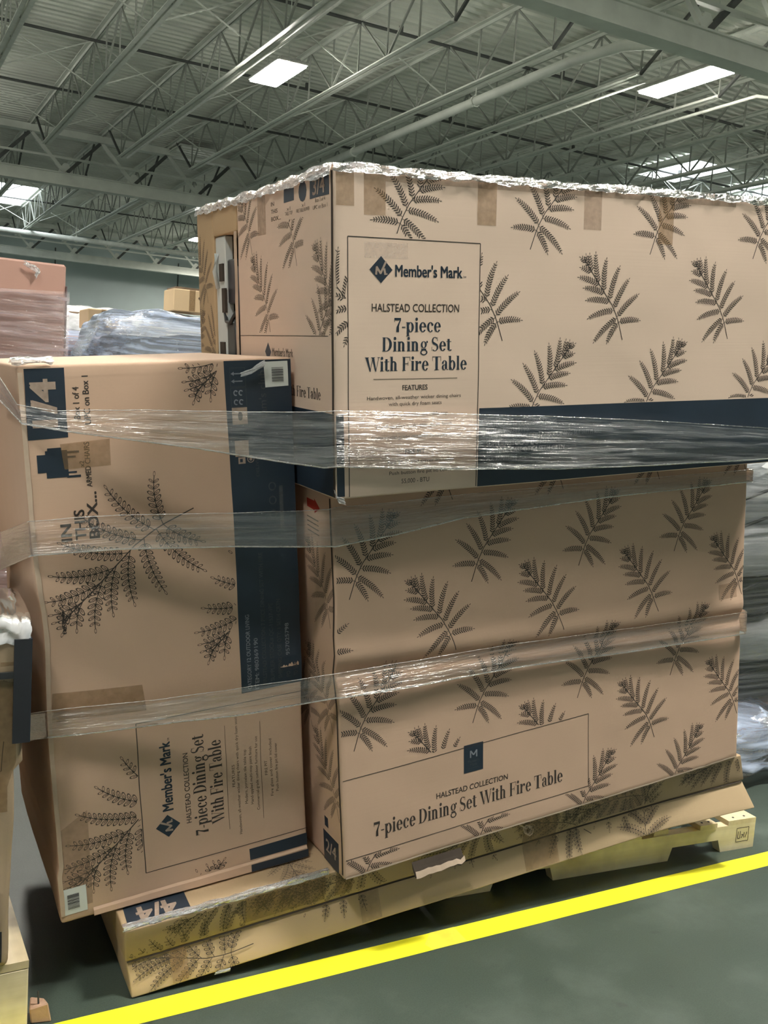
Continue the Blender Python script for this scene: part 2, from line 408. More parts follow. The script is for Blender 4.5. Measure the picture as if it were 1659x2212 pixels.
for x, y, t in ((-1.2, 15.5, 'nearest of the left row'), (-0.6, 24, 'middle of the left row'), (-7, 42, 'farthest of the left row'), (17, 4.5, 'nearest of the right row'), (22, 11, 'middle of the right row'), (35, 22, 'farthest of the right row')):
    lamp(x, y, 6.95, 'added fill lamp out of view beside the aisle, ' + t, 1.0, .7, True, 'housing' if x < 0 and y < 40 else 'lens')  # unseen lamps added to lift the roof; near left ones only shine up
for x, y, t in ((15.5, 43.5, 'near the back wall'), (23, 38, 'over the stock')):
    lamp(x, y, 6.95, 'added fill lamp hidden behind the upper carton, ' + t, 1.4, .7, False)  # hidden lamps added to brighten the back wall
# skylights
def skylight(x0, y0, x1, y1, label):
    r = empty('skylight', (0, 0, 0)); tag(r, label, 'skylight')
    MB().box(x0, y0, Z_DECK - 0.03, x1, y1, Z_DECK - 0.01).build('skylight_dome', 'sky', r)
    b = MB()
    for a in ((x0 - .06, y0 - .06, x1 + .06, y0), (x0 - .06, y1, x1 + .06, y1 + .06), (x0 - .06, y0, x0, y1), (x1, y0, x1 + .06, y1)):
        b.box(a[0], a[1], Z_DECK - 0.12, a[2], a[3], Z_DECK - 0.006)
    b.build('skylight_curb', 'steel_light', r)
skylight(19.2, 19.4, 20.8, 21.6, 'blazing skylight above the right end of the upper carton, left one')
skylight(22.6, 19.6, 24.4, 21.4, 'blazing skylight above the right end of the upper carton, right one')
skylight(4.6, 38.0, 6.2, 42.5, 'blazing skylight at the left edge beyond the girder')
gr = empty('roof_vent', (8.6, 28.0, 8.02)); tag(gr, 'pale square vent grille under the deck left of the cartons', 'vent')
for k in range(5): MB().box(-0.5, -0.6 + k * 0.26, 0, 0.5, -0.48 + k * 0.26, 0.03).build('vent_slat', 'steel_light', gr)
MB().box(-0.56, -0.66, 0.03, 0.56, 0.7, 0.06).build('vent_frame', 'steel', gr)
pt = MB().box(2.75, 15.6, Z_DECK - 0.035, 4.15, 18.6, Z_DECK - 0.005).build('deck_patch', 'steel_light')
tag(pt, 'paler flat panel fixed under the roof deck at top left', 'panel')
# ================================================================== cartons
def nz(P, f, seed):
    return noise.noise_vector(Vector((P[0] * f + seed * 7.3, P[1] * f - seed * 3.1, P[2] * f + seed * 1.7)))
class Carton:
    """a carton in its own frame: u right along the front, v into the depth, w up; prints and tapes follow its dented skin"""
    def __init__(s, name, R, O, dims, label, cat='box', group=None, amp=0.003, r=0.006, seed=1, mat='card', fn=None, step=0.02, bulge=0.006):
        s.D = dims; s.amp = amp; s.seed = seed; s.fn = fn; s.bulge = bulge; s.r = r
        s.root = empty(name, mat=frame(R, O)); tag(s.root, label, cat, group)
        s.mat = mat; s.step = step
    def warp(s, P):
        D = s.D; P = Vector(P)
        n = nz(P, 2.2, s.seed) * s.amp * 1.6 + nz(P, 9.0, s.seed + 3) * s.amp * 0.5
        t = [min(max(P[i] / D[i], 0), 1) for i in range(3)]
        k = 4.0 * s.bulge
        if t[1] < 0.5 and P[1] < D[1] * 0.2: n.y -= k * 4 * t[0] * (1 - t[0]) * t[2] * (1 - t[2])
        elif P[0] < 0.02: n.x -= k * 2 * t[1] * (1 - t[1]) * t[2] * (1 - t[2])
        n.z *= 0.15
        if s.fn: n = n + Vector(s.fn(P, t))
        return P + n
    def body(s, name='carton_body', lo=None, hi=None, mat=None, grow=0.0):
        lo = Vector(lo or (0, 0, 0)); hi = Vector(hi or s.D); r = s.r
        def cuts(a, b):
            n = max(2, int((b - a) / s.step)); return [a, a + r * 0.4, a + r] + [a + r + (b - a - 2 * r) * i / n for i in range(1, n)] + [b - r, b - r * 0.4, b]
        cs = [cuts(lo[i], hi[i]) for i in range(3)]; idx = {}; b = MB()
        def vid(P):
            key = tuple(round(x, 5) for x in P)
            if key not in idx:
                P = Vector(P); q = Vector([min(max(P[i], lo[i] + r), hi[i] - r) for i in range(3)]); d = P - q
                if d.length > 1e-7: P = q + d.normalized() * r
                idx[key] = len(b.v); b.v.append(tuple(s.warp(P)))
            return idx[key]
        for ax in range(3):
            a1, a2 = [(1, 2), (2, 0), (0, 1)][ax]
            for side in (0, 1):
                c0 = (lo, hi)[side][ax]
                for i in range(len(cs[a1]) - 1):
                    for j in range(len(cs[a2]) - 1):
                        q = []
                        for di, dj in ((0, 0), (1, 0), (1, 1), (0, 1)):
                            P = [0, 0, 0]; P[ax] = c0; P[a1] = cs[a1][i + di]; P[a2] = cs[a2][j + dj]; q.append(vid(P))
                        b.f.append(tuple(q) if side else tuple(q[::-1]))
        return b.build(name, mat or s.mat, s.root, smooth=True)
    def to3(s, face, a, c, off):
        """face coordinates (a along, c up) -> carton space, lifted by off from the skin"""
        if face == 'f': P = Vector((a, 0, c)); n = Vector((0, -1, 0))
        elif face == 'l': P = Vector((0, a, c)); n = Vector((-1, 0, 0))
        elif face == 't': P = Vector((a, c, s.D[2])); n = Vector((0, 0, 1))
        return s.warp(P) + n * off
    def decal(s, name, polys, mat, face='f', off=0.0009, label=None, kind=None):
        b = MB()
        for vs, fs in polys:
            b.add([s.to3(face, x, y, off * 0.5) for x, y in vs], fs)
        if not b.f: return None
        o = b.build(name, mat, s.root); 
        if label: o['label'] = label
        if kind: o['kind'] = kind
        return o
    def quad(s, name, pts, mat, face='f', off=0.0007, n=10, label=None, thick=0.0):
        """a printed area or a tape: four corners in face coordinates, subdivided so that it follows the skin"""
        vs = []; m_ = n
        for j in range(n + 1):
            for i in range(m_ + 1):
                x = i / m_; y = j / n
                a = [pts[0][k] * (1 - x) * (1 - y) + pts[1][k] * x * (1 - y) + pts[2][k] * x * y + pts[3][k] * (1 - x) * y for k in (0, 1)]
                vs.append(tuple(a))
        fs = [(j * (m_ + 1) + i, j * (m_ + 1) + i + 1, (j + 1) * (m_ + 1) + i + 1, (j + 1) * (m_ + 1) + i) for j in range(n) for i in range(m_)]
        return s.decal(name, [(vs, fs)], mat, face, off, label)
    def rect(s, name, x0, y0, x1, y1, mat, **kw):
        return s.quad(name, [(x0, y0), (x1, y0), (x1, y1), (x0, y1)], mat, **kw)

# ---- flat shapes in 2-D: (verts, faces)
def xf(polys, sc=1.0, rot=0.0, dx=0.0, dy=0.0, mirror=False):
    c, s_ = math.cos(rot), math.sin(rot); out = []
    for vs, fs in polys:
        nv = []
        for x, y in vs:
            if mirror: x = -x
            x *= sc; y *= sc
            nv.append((x * c - y * s_ + dx, x * s_ + y * c + dy))
        out.append((nv, fs))
    return out
def R2(x0, y0, x1, y1): return ([(x0, y0), (x1, y0), (x1, y1), (x0, y1)], [(0, 1, 2, 3)])
def line2(p, q, w):
    dx, dy = q[0] - p[0], q[1] - p[1]; L = math.hypot(dx, dy) or 1; nx, ny = -dy / L * w / 2, dx / L * w / 2
    return ([(p[0] - nx, p[1] - ny), (q[0] - nx, q[1] - ny), (q[0] + nx, q[1] + ny), (p[0] + nx, p[1] + ny)], [(0, 1, 2, 3)])
def longline(p, q, w, n=24):
    return [line2((p[0] + (q[0] - p[0]) * i / n, p[1] + (q[1] - p[1]) * i / n), (p[0] + (q[0] - p[0]) * (i + 1) / n, p[1] + (q[1] - p[1]) * (i + 1) / n), w) for i in range(n)]
def poly2(pts): return ([tuple(p) for p in pts], [tuple(range(len(pts)))])
def bowl(cx, cy, rx, ry, th, tv, a0=0, a1=360, n=20):
    vs = []; fs = []
    for i in range(n + 1):
        a = math.radians(a0 + (a1 - a0) * i / n)
        vs.append((cx + rx * math.cos(a), cy + ry * math.sin(a))); vs.append((cx + (rx - th) * math.cos(a), cy + (ry - tv) * math.sin(a)))
    for i in range(n): fs.append((2 * i, 2 * i + 2, 2 * i + 3, 2 * i + 1))
    return (vs, fs)
def disc(cx, cy, r, ry=None, n=12): return poly2([(cx + r * math.cos(2 * PI * k / n), cy + (ry or r) * math.sin(2 * PI * k / n)) for k in range(n)])

# ---- sans text through Blender's built-in font
_tc = {}
def sans(txt, bold=0.0):
    """bold is the extra stroke weight, got by overlapping shifted copies of the letters"""
    if (txt, bold) in _tc: return _tc[(txt, bold)]
    cu = bpy.data.curves.new('t', 'FONT'); cu.body = txt; cu.size = 1.0; cu.resolution_u = 3
    o = bpy.data.objects.new('t', cu); COL.objects.link(o)
    dg = bpy.context.evaluated_depsgraph_get(); me = bpy.data.meshes.new_from_object(o.evaluated_get(dg))
    v0 = [(v.co.x, v.co.y) for v in me.vertices]; f0 = [tuple(p.vertices) for p in me.polygons]
    bpy.data.objects.remove(o); bpy.data.curves.remove(cu); bpy.data.meshes.remove(me)
    vs = []; fs = []
    for dx, dy in (((0, 0),) if bold <= 0 else ((-1, -.5), (1, -.5), (-1, .5), (1, .5), (0, 0))):
        k = len(vs); vs += [(x + dx * bold * .9, y + dy * bold * .9) for x, y in v0]; fs += [tuple(i + k for i in f) for f in f0]
    xs = [v[0] for v in vs]; x0 = min(xs); w = max(xs) - x0
    _tc[(txt, bold)] = ([(v[0] - x0, v[1]) for v in vs], fs, w); return _tc[(txt, bold)]
def fit_text(txt, x0, x1, y, h=None, bold=0.0, rot=0.0, hs=0.70):
    """text squeezed between x0 and x1 on baseline y, cap height h (metres); rot in quarter turns about the origin later"""
    vs, fs, w = sans(txt, bold); sx = (x1 - x0) / w; sy = (h / hs) if h else sx
    return ([(x0 + vx * sx, y + vy * sy) for vx, vy in vs], fs)
# ---- the heavy high-contrast serif of the headings, drawn stroke by stroke (cap 0.72, x-height 0.5)
T_, H_ = 0.145, 0.026
def stem(x, y0, y1, foot=True, head='l'):
    o = [R2(x, y0, x + T_, y1)]
    if foot: o.append(R2(x - 0.05, y0, x + T_ + 0.05, y0 + H_))
    if head == 'l': o.append(R2(x - 0.05, y1 - H_, x + 0.02, y1))
    if head == 'b': o.append(R2(x - 0.05, y1 - H_, x + T_ + 0.05, y1))
    return o
def arch(x): return [bowl(x + T_ / 2 + 0.13, 0.34, 0.195, 0.17, T_, 0.05, 0, 150), R2(x + 0.20 + T_ / 2 - 0.02 + 0.0, 0, x + 0.18 + T_ / 2 + T_, 0.34), R2(x + 0.16 + T_ / 2, 0, x + 0.24 + T_ / 2 + T_, H_)]
GL = {
 ' ': ([], 0.22), '-': ([R2(0.03, 0.22, 0.25, 0.27)], 0.28),
 '7': ([R2(0.03, 0.60, 0.46, 0.72), R2(0.03, 0.50, 0.055, 0.72), poly2([(0.46, 0.60), (0.46, 0.68), (0.33, 0.30), (0.33, 0.0), (0.15, 0.0), (0.17, 0.25), (0.38, 0.60)])], 0.50),
 'p': (stem(0.06, -0.22, 0.5) + [bowl(0.30, 0.25, 0.22, 0.26, T_, 0.035, -150, 150)], 0.57),
 'b': (stem(0.06, 0.0, 0.74, False) + [bowl(0.30, 0.25, 0.22, 0.26, T_, 0.035, -150, 150)], 0.57),
 'i': (stem(0.06, 0, 0.5) + [disc(0.13, 0.66, 0.085)], 0.28), 'l': (stem(0.06, 0, 0.74), 0.28),
 'e': ([bowl(0.26, 0.25, 0.23, 0.26, T_, 0.035, 0, 325), R2(0.12, 0.25, 0.47, 0.285)], 0.51),
 'c': ([bowl(0.26, 0.25, 0.23, 0.26, T_, 0.035, 45, 320), disc(0.39, 0.38, 0.07)], 0.48),
 'D': (stem(0.07, 0, 0.72, True, 'b') + [bowl(0.26, 0.36, 0.38, 0.36, 0.17, H_, -90, 90)], 0.70),
 'n': (stem(0.06, 0, 0.5) + arch(0.06), 0.60), 'h': (stem(0.06, 0, 0.74) + arch(0.06), 0.60),
 'g': ([bowl(0.24, 0.33, 0.20, 0.18, 0.12, 0.03), bowl(0.25, -0.07, 0.24, 0.15, 0.09, 0.05), R2(0.08, 0.05, 0.40, 0.12), disc(0.46, 0.47, 0.06)], 0.52),
 'S': ([bowl(0.25, 0.53, 0.21, 0.20, 0.10, 0.03, 40, 265), bowl(0.25, 0.19, 0.23, 0.20, 0.11, 0.03, 85, -140), poly2([(0.07, 0.50), (0.12, 0.36), (0.42, 0.24), (0.44, 0.34), (0.16, 0.48)]), R2(0.41, 0.52, 0.435, 0.72), R2(0.03, 0.0, 0.055, 0.21)], 0.52),
 't': ([R2(0.08, 0.05, 0.08 + T_, 0.62), R2(0.0, 0.47, 0.34, 0.5), bowl(0.24, 0.12, 0.16, 0.13, T_, 0.03, 180, 330)], 0.37),
 'W': ([poly2([(0.03, 0.72), (0.20, 0.72), (0.40, 0.0), (0.32, 0.0)]), line2((0.35, 0.0), (0.52, 0.72), 0.03), poly2([(0.44, 0.72), (0.60, 0.72), (0.76, 0.0), (0.68, 0.0)]), line2((0.72, 0.0), (0.92, 0.72), 0.03), R2(0.0, 0.69, 0.25, 0.72), R2(0.40, 0.69, 0.65, 0.72), R2(0.83, 0.69, 0.99, 0.72)], 0.99),
 'F': (stem(0.07, 0, 0.72, True, 'b') + [R2(0.2, 0.69, 0.56, 0.72), R2(0.53, 0.5, 0.56, 0.72), R2(0.2, 0.35, 0.42, 0.38), R2(0.40, 0.26, 0.43, 0.47)], 0.60),
 'r': (stem(0.06, 0, 0.5) + [bowl(0.33, 0.32, 0.14, 0.17, 0.06, 0.04, 60, 170), disc(0.37, 0.42, 0.075)], 0.46),
 'T': ([R2(0.24, 0, 0.41, 0.72), R2(0.16, 0, 0.49, H_), R2(0.02, 0.69, 0.63, 0.72), R2(0.02, 0.48, 0.045, 0.72), R2(0.605, 0.48, 0.63, 0.72)], 0.65),
 'a': ([R2(0.27, 0.05, 0.27 + T_, 0.36), bowl(0.24, 0.36, 0.175, 0.15, 0.13, 0.03, 0, 150), bowl(0.22, 0.14, 0.18, 0.15, 0.13, 0.03, 60, 300), disc(0.12, 0.38, 0.065), R2(0.38, 0.0, 0.48, 0.04)], 0.50),
}
def serif(txt):
    out = []; x = 0
    for ch in txt:
        g, adv = GL[ch]; out += xf(g, dx=x); x += adv
    return out, x
def fit_serif(txt, x0, x1, y, h):
    g, w = serif(txt); sx = (x1 - x0) / w; sy = h / 0.72
    return [([(x0 + a * sx, y + c * sy) for a, c in vs], fs) for vs, fs in g]
def emblem(cx, cy, s_):
    """diamond with an M whose last stroke is a tick"""
    d = [poly2([(cx, cy - s_), (cx + s_ * 0.97, cy), (cx, cy + s_), (cx - s_ * 0.97, cy)])]
    w = s_ * 0.17; P = lambda a, c: (cx + a * s_, cy + c * s_)
    mk = [line2(P(-0.42, -0.38), P(-0.36, 0.22), w), line2(P(-0.40, 0.22), P(-0.02, -0.30), w), line2(P(-0.06, -0.30), P(0.42, 0.62), w * 0.95),
          line2(P(0.26, 0.10), P(0.36, -0.38), w), line2(P(0.40, -0.34), P(0.54, -0.30), w * 0.6)]
    return d, mk

# ---- the printed fern (tip at the origin, stalk down to the right), in metres as on the smaller print
RA = [(0, 0), (.044, -.054), (.068, -.082), (.093, -.111), (.110, -.140), (.118, -.158), (.133, -.200)]
def rach(t):
    x = t * (len(RA) - 1); i = min(int(x), len(RA) - 2); k = x - i
    return (RA[i][0] + (RA[i + 1][0] - RA[i][0]) * k, RA[i][1] + (RA[i + 1][1] - RA[i][1]) * k)
PIN = [(.03, (-.012, .004)), (.06, (.004, .010)),
       (.10, (-.010, -.020)), (.22, (-.015, -.044)), (.34, (.003, -.070)), (.46, (.012, -.100)), (.58, (.020, -.145)), (.70, (.041, -.204)), (.80, (.083, -.206)),
       (.10, (.015, .012)), (.20, (.034, .015)), (.32, (.068, .002)), (.44, (.110, -.016)), (.56, (.143, -.046)), (.68, (.177, -.084)), (.80, (.186, -.150))]
def fern(big=False):
    out = []; n = 22
    for i in range(n): out.append(line2(rach(i / n), rach((i + 1) / n), 0.0016 if big else 0.0022))
    for bt, tip in PIN:
        b0 = rach(bt); dx, dy = tip[0] - b0[0], tip[1] - b0[1]; L = math.hypot(dx, dy)
        bend = 0.10 * (1 if (RA[-1][0] * dy - RA[-1][1] * dx) > 0 else -1)
        if big: bend *= 1.4
        sp = 0.0080 if big else 0.0060
        k = max(3, int(L / sp)); prev = b0
        for i in range(1, k + 1):
            t = i / k; off = bend * L * 4 * t * (1 - t) * 0.5
            p = (b0[0] + dx * t - dy / L * off, b0[1] + dy * t + dx / L * off)
            ang = math.atan2(p[1] - prev[1], p[0] - prev[0]); out.append(line2(prev, p, 0.0011)); prev = p
            size = (0.0100 if big else 0.0090) * (1.0 if t < 0.55 else 1.0 - (t - 0.55) * 0.9)
            for sgn in ((1, -1) if i < k else (0,)):
                a = ang + sgn * math.radians(52); lx = p[0] + math.cos(a) * size * 0.62; ly = p[1] + math.sin(a) * size * 0.62
                m_ = 8 if big else 6; ca, sa = math.cos(a), math.sin(a)
                ex, ey = size * 0.62, size * (0.27 if big else 0.19)
                pt = lambda q, f_: (lx + math.cos(q) * ex * f_ * ca - math.sin(q) * ey * f_ * sa, ly + math.cos(q) * ex * f_ * sa + math.sin(q) * ey * f_ * ca)
                if big:
                    vs = []
                    for j in range(m_): q = 2 * PI * j / m_; vs += [pt(q, 1.05), pt(q, 0.74)]
                    out.append((vs, [(2 * j, (2 * j + 2) % (2 * m_), (2 * j + 3) % (2 * m_), 2 * j + 1) for j in range(m_)]))
                    if t < 0.9: out.append(line2((lx - ca * ex * .5, ly - sa * ex * .5), (lx + ca * ex * .2, ly + sa * ex * .2), 0.0008))
                else:
                    out.append(([pt(2 * PI * j / m_, 0.95) for j in range(m_)], [tuple(range(m_))]))
    return out
FERN_S, FERN_B = fern(False), fern(True)
def clip(polys, keep):
    out = []
    for vs, fs in polys:
        if all(keep(x, y) for x, y in vs): out.append((vs, fs))
    return out
def put_fern(c, x, y, typ, face='f', keep=None, big=False, sc=1.0, rot=0.0, mat='ink', off=0.0006, squash=1.0):
    """typ B: tip up-left; A: its mirror image; x, y is the tip"""
    g = xf(FERN_B if big else FERN_S, sc=sc, rot=rot, mirror=(typ == 'A'))
    g = [([(a * squash + x, b_ + y) for a, b_ in vs], fs) for vs, fs in g]
    if keep: g = clip(g, keep)
    return c.decal('fern_print', g, mat, face, off)
def inside(x0, y0, x1, y1): return lambda x, y: x0 < x < x1 and y0 < y < y1

# poses read off the photograph (rows of R = world axes of the carton)
R4 = [[0.9933, 0.0317, -0.1114], [-0.0360, 0.9987, -0.0373], [0.1101, 0.0411, 0.9931]]; O4 = (0.6028, 2.196, 0.0005)
R1 = [[0.9939, 0.0246, -0.1071], [-0.0273, 0.9994, -0.0235], [0.1064, 0.0263, 0.9940]]; O1 = (0.4635, 2.2803, 0.1714)
R2_ = [[0.9945, 0.0029, -0.1044], [-0.0032, 1.0, -0.0025], [0.1044, 0.0028, 0.9945]]; O2 = (1.1270, 2.1100, 0.2395)
R3 = [[0.9954, 0.0242, -0.0923], [-0.0277, 0.9989, -0.0367], [0.0913, 0.0391, 0.9951]]; O3 = (0.9902, 2.0181, 1.2412)

# ---------------------------------------------------------------- upper carton
def upper():
    c = Carton('cardboard_box', R3, O3, (1.50, 0.644, 0.734), 'long upper carton with framed heading panel and navy band, topmost of the stack', mat='card_pale', seed=2, amp=0.0022, r=0.005, bulge=0.002)
    c.body()
    inpanel = lambda x, y: 0.034 < x < 0.381 and y < 0.59
    kp = lambda x, y: (0.003 < x < 1.497 and 0.004 < y < 0.730 and not inpanel(x, y) and not (x > 0.387 and y < 0.193))
    for x in (-.058, .317, .691, 1.066, 1.44): put_fern(c, x, 0.559, 'B', keep=kp)
    for x in (.281, .658, 1.034, 1.408): put_fern(c, x, 0.346, 'A', keep=kp)
    for x in (.281, .658, 1.034, 1.408): put_fern(c, x, 0.778, 'A', keep=kp)
    # framed panel
    fr = longline((.034, .004), (.034, .590), .0022) + longline((.034, .590), (.381, .587), .0022) + longline((.381, .587), (.383, .004), .0022)
    c.decal('panel_border', fr, 'ink', off=0.0006)
    c.rect('worn_patch', .075, .545, .185, .580, 'patch', off=0.0004, n=4)
    d, mk = emblem(.116, .520, .030)
    c.decal('logo_print', d, 'navy', off=0.0008, label='navy diamond emblem on the upper carton'); c.decal('logo_mark', mk, 'kraft_ink', off=0.0014)
    c.decal('heading_print', [fit_text("Member's Mark", .152, .332, .506, .026, 0.03)], 'navy', off=0.0008)
    c.decal('heading_print', [fit_text("TM", .333, .342, .506, .005, 0.0)], 'navy', off=0.0008)
    c.decal('heading_print', [fit_text("HALSTEAD COLLECTION", .093, .325, .427, .018, 0.012)], 'ink', off=0.0008)
    for t, a, b_, y in (("7-piece", .150, .276, .379), ("Dining Set", .119, .306, .335), ("With Fire Table", .076, .349, .290)):
        c.decal('title_print', fit_serif(t, a, b_, y + .002, .032), 'navy', off=0.0008)
    c.decal('rule_line', longline((.098, .274), (.322, .272), .0015), 'ink_soft', off=0.0008)
    tx = [("FEATURES", .173, .240, .247, .012, .02), ("Handwoven, all-weather wicker dining chairs", .081, .333, .2265, .0085, 0), ("with quick dry foam seats", .137, .279, .2115, .0085, 0),
          ("Modern, porcelain tile table top", .115, .297, .186, .0085, 0), ("Hand-applied multi-step paint finish", .105, .309, .160, .0085, 0),
          ("Commercial-grade outdoor furniture for use", .091, .339, .134, .0085, 0), ("FIRE PIT", .181, .235, .096, .0115, .02),
          ("Fire glass and cover included", .135, .317, .074, .0085, 0), ("Push button fire pit lid cover", .139, .311, .048, .0085, 0), ("55,000 - BTU", .172, .248, .026, .011, 0)]
    for t, a, b_, y, h, bo in tx: c.decal('small_print', [fit_text(t, a, b_, y, h, bo)], 'ink', off=0.0008)
    # navy band with its shipping lines
    c.quad('navy_band', [(.387, .003), (1.497, .003), (1.497, .189), (.387, .197)], 'navy', off=0.0009, n=26)
    c.rect('navy_band', .003, .006, .022, .196, 'navy', off=0.0009, n=6)
    cl = [("CATEGORY 12 OUTDOOR LIVING", .409, .620, .150), ("ITEM #", .409, .450, .134), ("980369190", .457, .534, .134), ("HALSTEAD COLLECTION 7 PIECE DINING SET WITH FIRE", .410, .770, .118),
          ("SUPPLIER STOCK# QC-11537-1PE", .410, .636, .101), ("SHIPPING CASE QTY-1 SET/4 CRTN", .411, .649, .083), ("PO: 957025798", .411, .501, .065), ("TO  USA", .412, .467, .047)]
    for t, a, b_, y in cl: c.decal('shipping_print', [fit_text(t, a, b_, y, .0125, .012)], 'grey_ink', off=0.0016)
    # tapes over the top edge
    for k, (x0, x1, y0, mt) in enumerate(((.006, .050, .655, 'tape'), (.074, .128, .638, 'tape'), (.371, .424, .629, 'tape'), (.683, .738, .632, 'tape_faint'), (.926, .978, .605, 'tape'))):
        c.rect('tape_strip', x0, y0, x1, .731, mt, off=0.0011, n=6)
    c.rect('tape_strip', .128, .712, 1.2, .731, 'tape_faint', off=0.0010, n=16)
    # left side face
    kl = lambda x, y: 0.004 < x < 0.640 and 0.372 < y < 0.73
    for x, y in ((.526, .566), (.106, .571)): put_fern(c, x, y, 'A', 'l', keep=kl, mat='ink_soft')
    put_fern(c, .345, .735, 'A', 'l', keep=lambda x, y: .17 < x < .39 and .53 < y < .648, mat='ink_soft')
    put_fern(c, .66, .78, 'A', 'l', keep=lambda x, y: x < .638 and y < .725, mat='ink_soft')
    put_fern(c, -.02, .50, 'B', 'l', keep=kl, mat='ink_soft')
    c.decal('panel_border', longline((.640, .366), (.030, .372), .002), 'ink_soft', 'l', 0.0006)
    c.rect('navy_band', .004, .004, .640, .197, 'navy', face='l', off=0.0009, n=10)
    c.rect('navy_square', .226, .688, .292, .720, 'navy', face='l', n=3)
    c.decal('navy_disc', [disc(.174, .703, .024)], 'navy', 'l')
    c.rect('navy_square', .022, .680, .131, .729, 'navy', face='l', n=3)
    def lm(polys): return [([(-x, y) for x, y in vs], fs) for vs, fs in polys]   # the left face runs towards the camera
    c.decal('box_number', lm([fit_text("3/4", -.115, -.045, .687, .036, .02)]), 'kraft_ink', 'l', 0.0014)
    for t, y in (("IN", .688), ("THIS", .670), ("BOX...", .652)): c.decal('small_print', lm([fit_text(t, -.378, -.378 + .011 * len(t), y, .010, .02)]), 'ink_soft', 'l')
    for t, a, b_, y in (("x1", -.272, -.250, .668), ("TABLE TOP", -.284, -.236, .657), ("x1", -.180, -.160, .668), ("FIRE TABLE BURNER", -.212, -.133, .657), ("Box 3 of 4", -.100, -.045, .670), ("UPC on Box 1", -.114, -.032, .655)):
        c.decal('small_print', lm([fit_text(t, a, b_, y, .0085, 0)]), 'ink_soft', 'l')
    d, mk = emblem(-.415, .327, .024)
    c.decal('logo_print', lm(d), 'navy', 'l'); c.decal('heading_print', lm([fit_text("Member's Mark", -.386, -.241, .318, .020, .02)]), 'ink_soft', 'l')
    c.decal('title_print', lm(fit_serif("7-piece Dining Set With Fire Table", -.56, -.077, .224, .026)), 'ink', 'l')
    c.rect('tape_strip', .418, .624, .476, .722, 'tape', face='l', n=5, off=0.0011)
    c.rect('corner_dark_strip', .002, .004, .012, .728, 'cavity', face='l', n=14, off=0.0016)  # dark strip drawn for the line where film bridges the corner
    return c
C3 = upper()
# ---------------------------------------------------------------- rear upper carton with the split side
def rear_upper():
    c = Carton('cardboard_box', R3, O3, (1.50, 1.032, 0.738), 'rear upper carton with split side showing white foam and black metal', seed=5, amp=0.002, r=0.004, mat='card_yellow', bulge=0.0)
    c.body('carton_body', (0, .868, 0), (1.5, 1.032, .738))
    c.body('upper_flap', (0, .655, .650), (1.5, .868, .738))
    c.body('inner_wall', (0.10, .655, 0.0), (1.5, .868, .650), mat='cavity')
    # foam sheet standing in the gap, with notches, and the black frame pieces beside it
    f = MB().box(0.004, .775, 0, 0.030, .862, .648)
    c_ = f.build('foam_sheet', 'foam', c.root, bevel=0.003)
    for k, (z0, z1, y0, y1) in enumerate(((.52, .57, .785, .82), (.30, .345, .79, .83), (.17, .215, .79, .83), (.43, .50, .772, .80))):
        MB().box(-0.001, y0, z0, 0.006, y1, z1).build('foam_notch_shade', 'cavity', c.root)  # dark blocks standing in for the shade inside the notches
    MB().box(0.012, .664, 0, 0.06, .700, .56).build('metal_post', 'black_metal', c.root, bevel=0.004)
    MB().box(0.010, .700, .455, 0.05, .775, .580).build('metal_bracket', 'black_metal', c.root, bevel=0.004)
    MB().tube([(0.008, .80, .44), (0.002, .77, .405), (0.0, .73, .40), (0.004, .685, .43)], .006, 8).build('black_cable', 'black_metal', c.root, smooth=True)
    MB().tube([(0.006, .69, .41), (0.004, .682, .33), (0.006, .69, .25)], .008, 8).build('black_cable', 'black_metal', c.root, smooth=True)
    MB().box(0.004, .705, 0, 0.03, .772, .40).build('steel_plate', 'steel_dark', c.root, bevel=0.003)
    MB().tube([(-0.002, .835, .60), (-0.006, .845, .55), (0.0, .835, .50)], .007, 7).build('white_tie', 'foam', c.root, smooth=True)
    b = MB(); n = 20
    for i in range(n + 1):
        z = .65 * i / n; j = 0.006 * noise.noise(Vector((0, z * 30, 1)))
        b.v += [(-0.003, .646 + j * 0.3, z), (-0.006, .662 + j, z)]
    b.f = [(2 * i, 2 * i + 2, 2 * i + 3, 2 * i + 1) for i in range(n)]
    b.build('torn_edge', 'card_edge', c.root)
    kl = lambda x, y: 0.872 < x < 1.028 and y < .73
    put_fern(c, .985, .30 + .13, 'B', 'l', keep=kl, mat='ink_soft'); put_fern(c, .80, .47, 'B', 'l', keep=kl, mat='ink_soft'); put_fern(c, 1.07, .66, 'A', 'l', keep=kl, mat='ink_soft')
    return c
C3b = rear_upper()
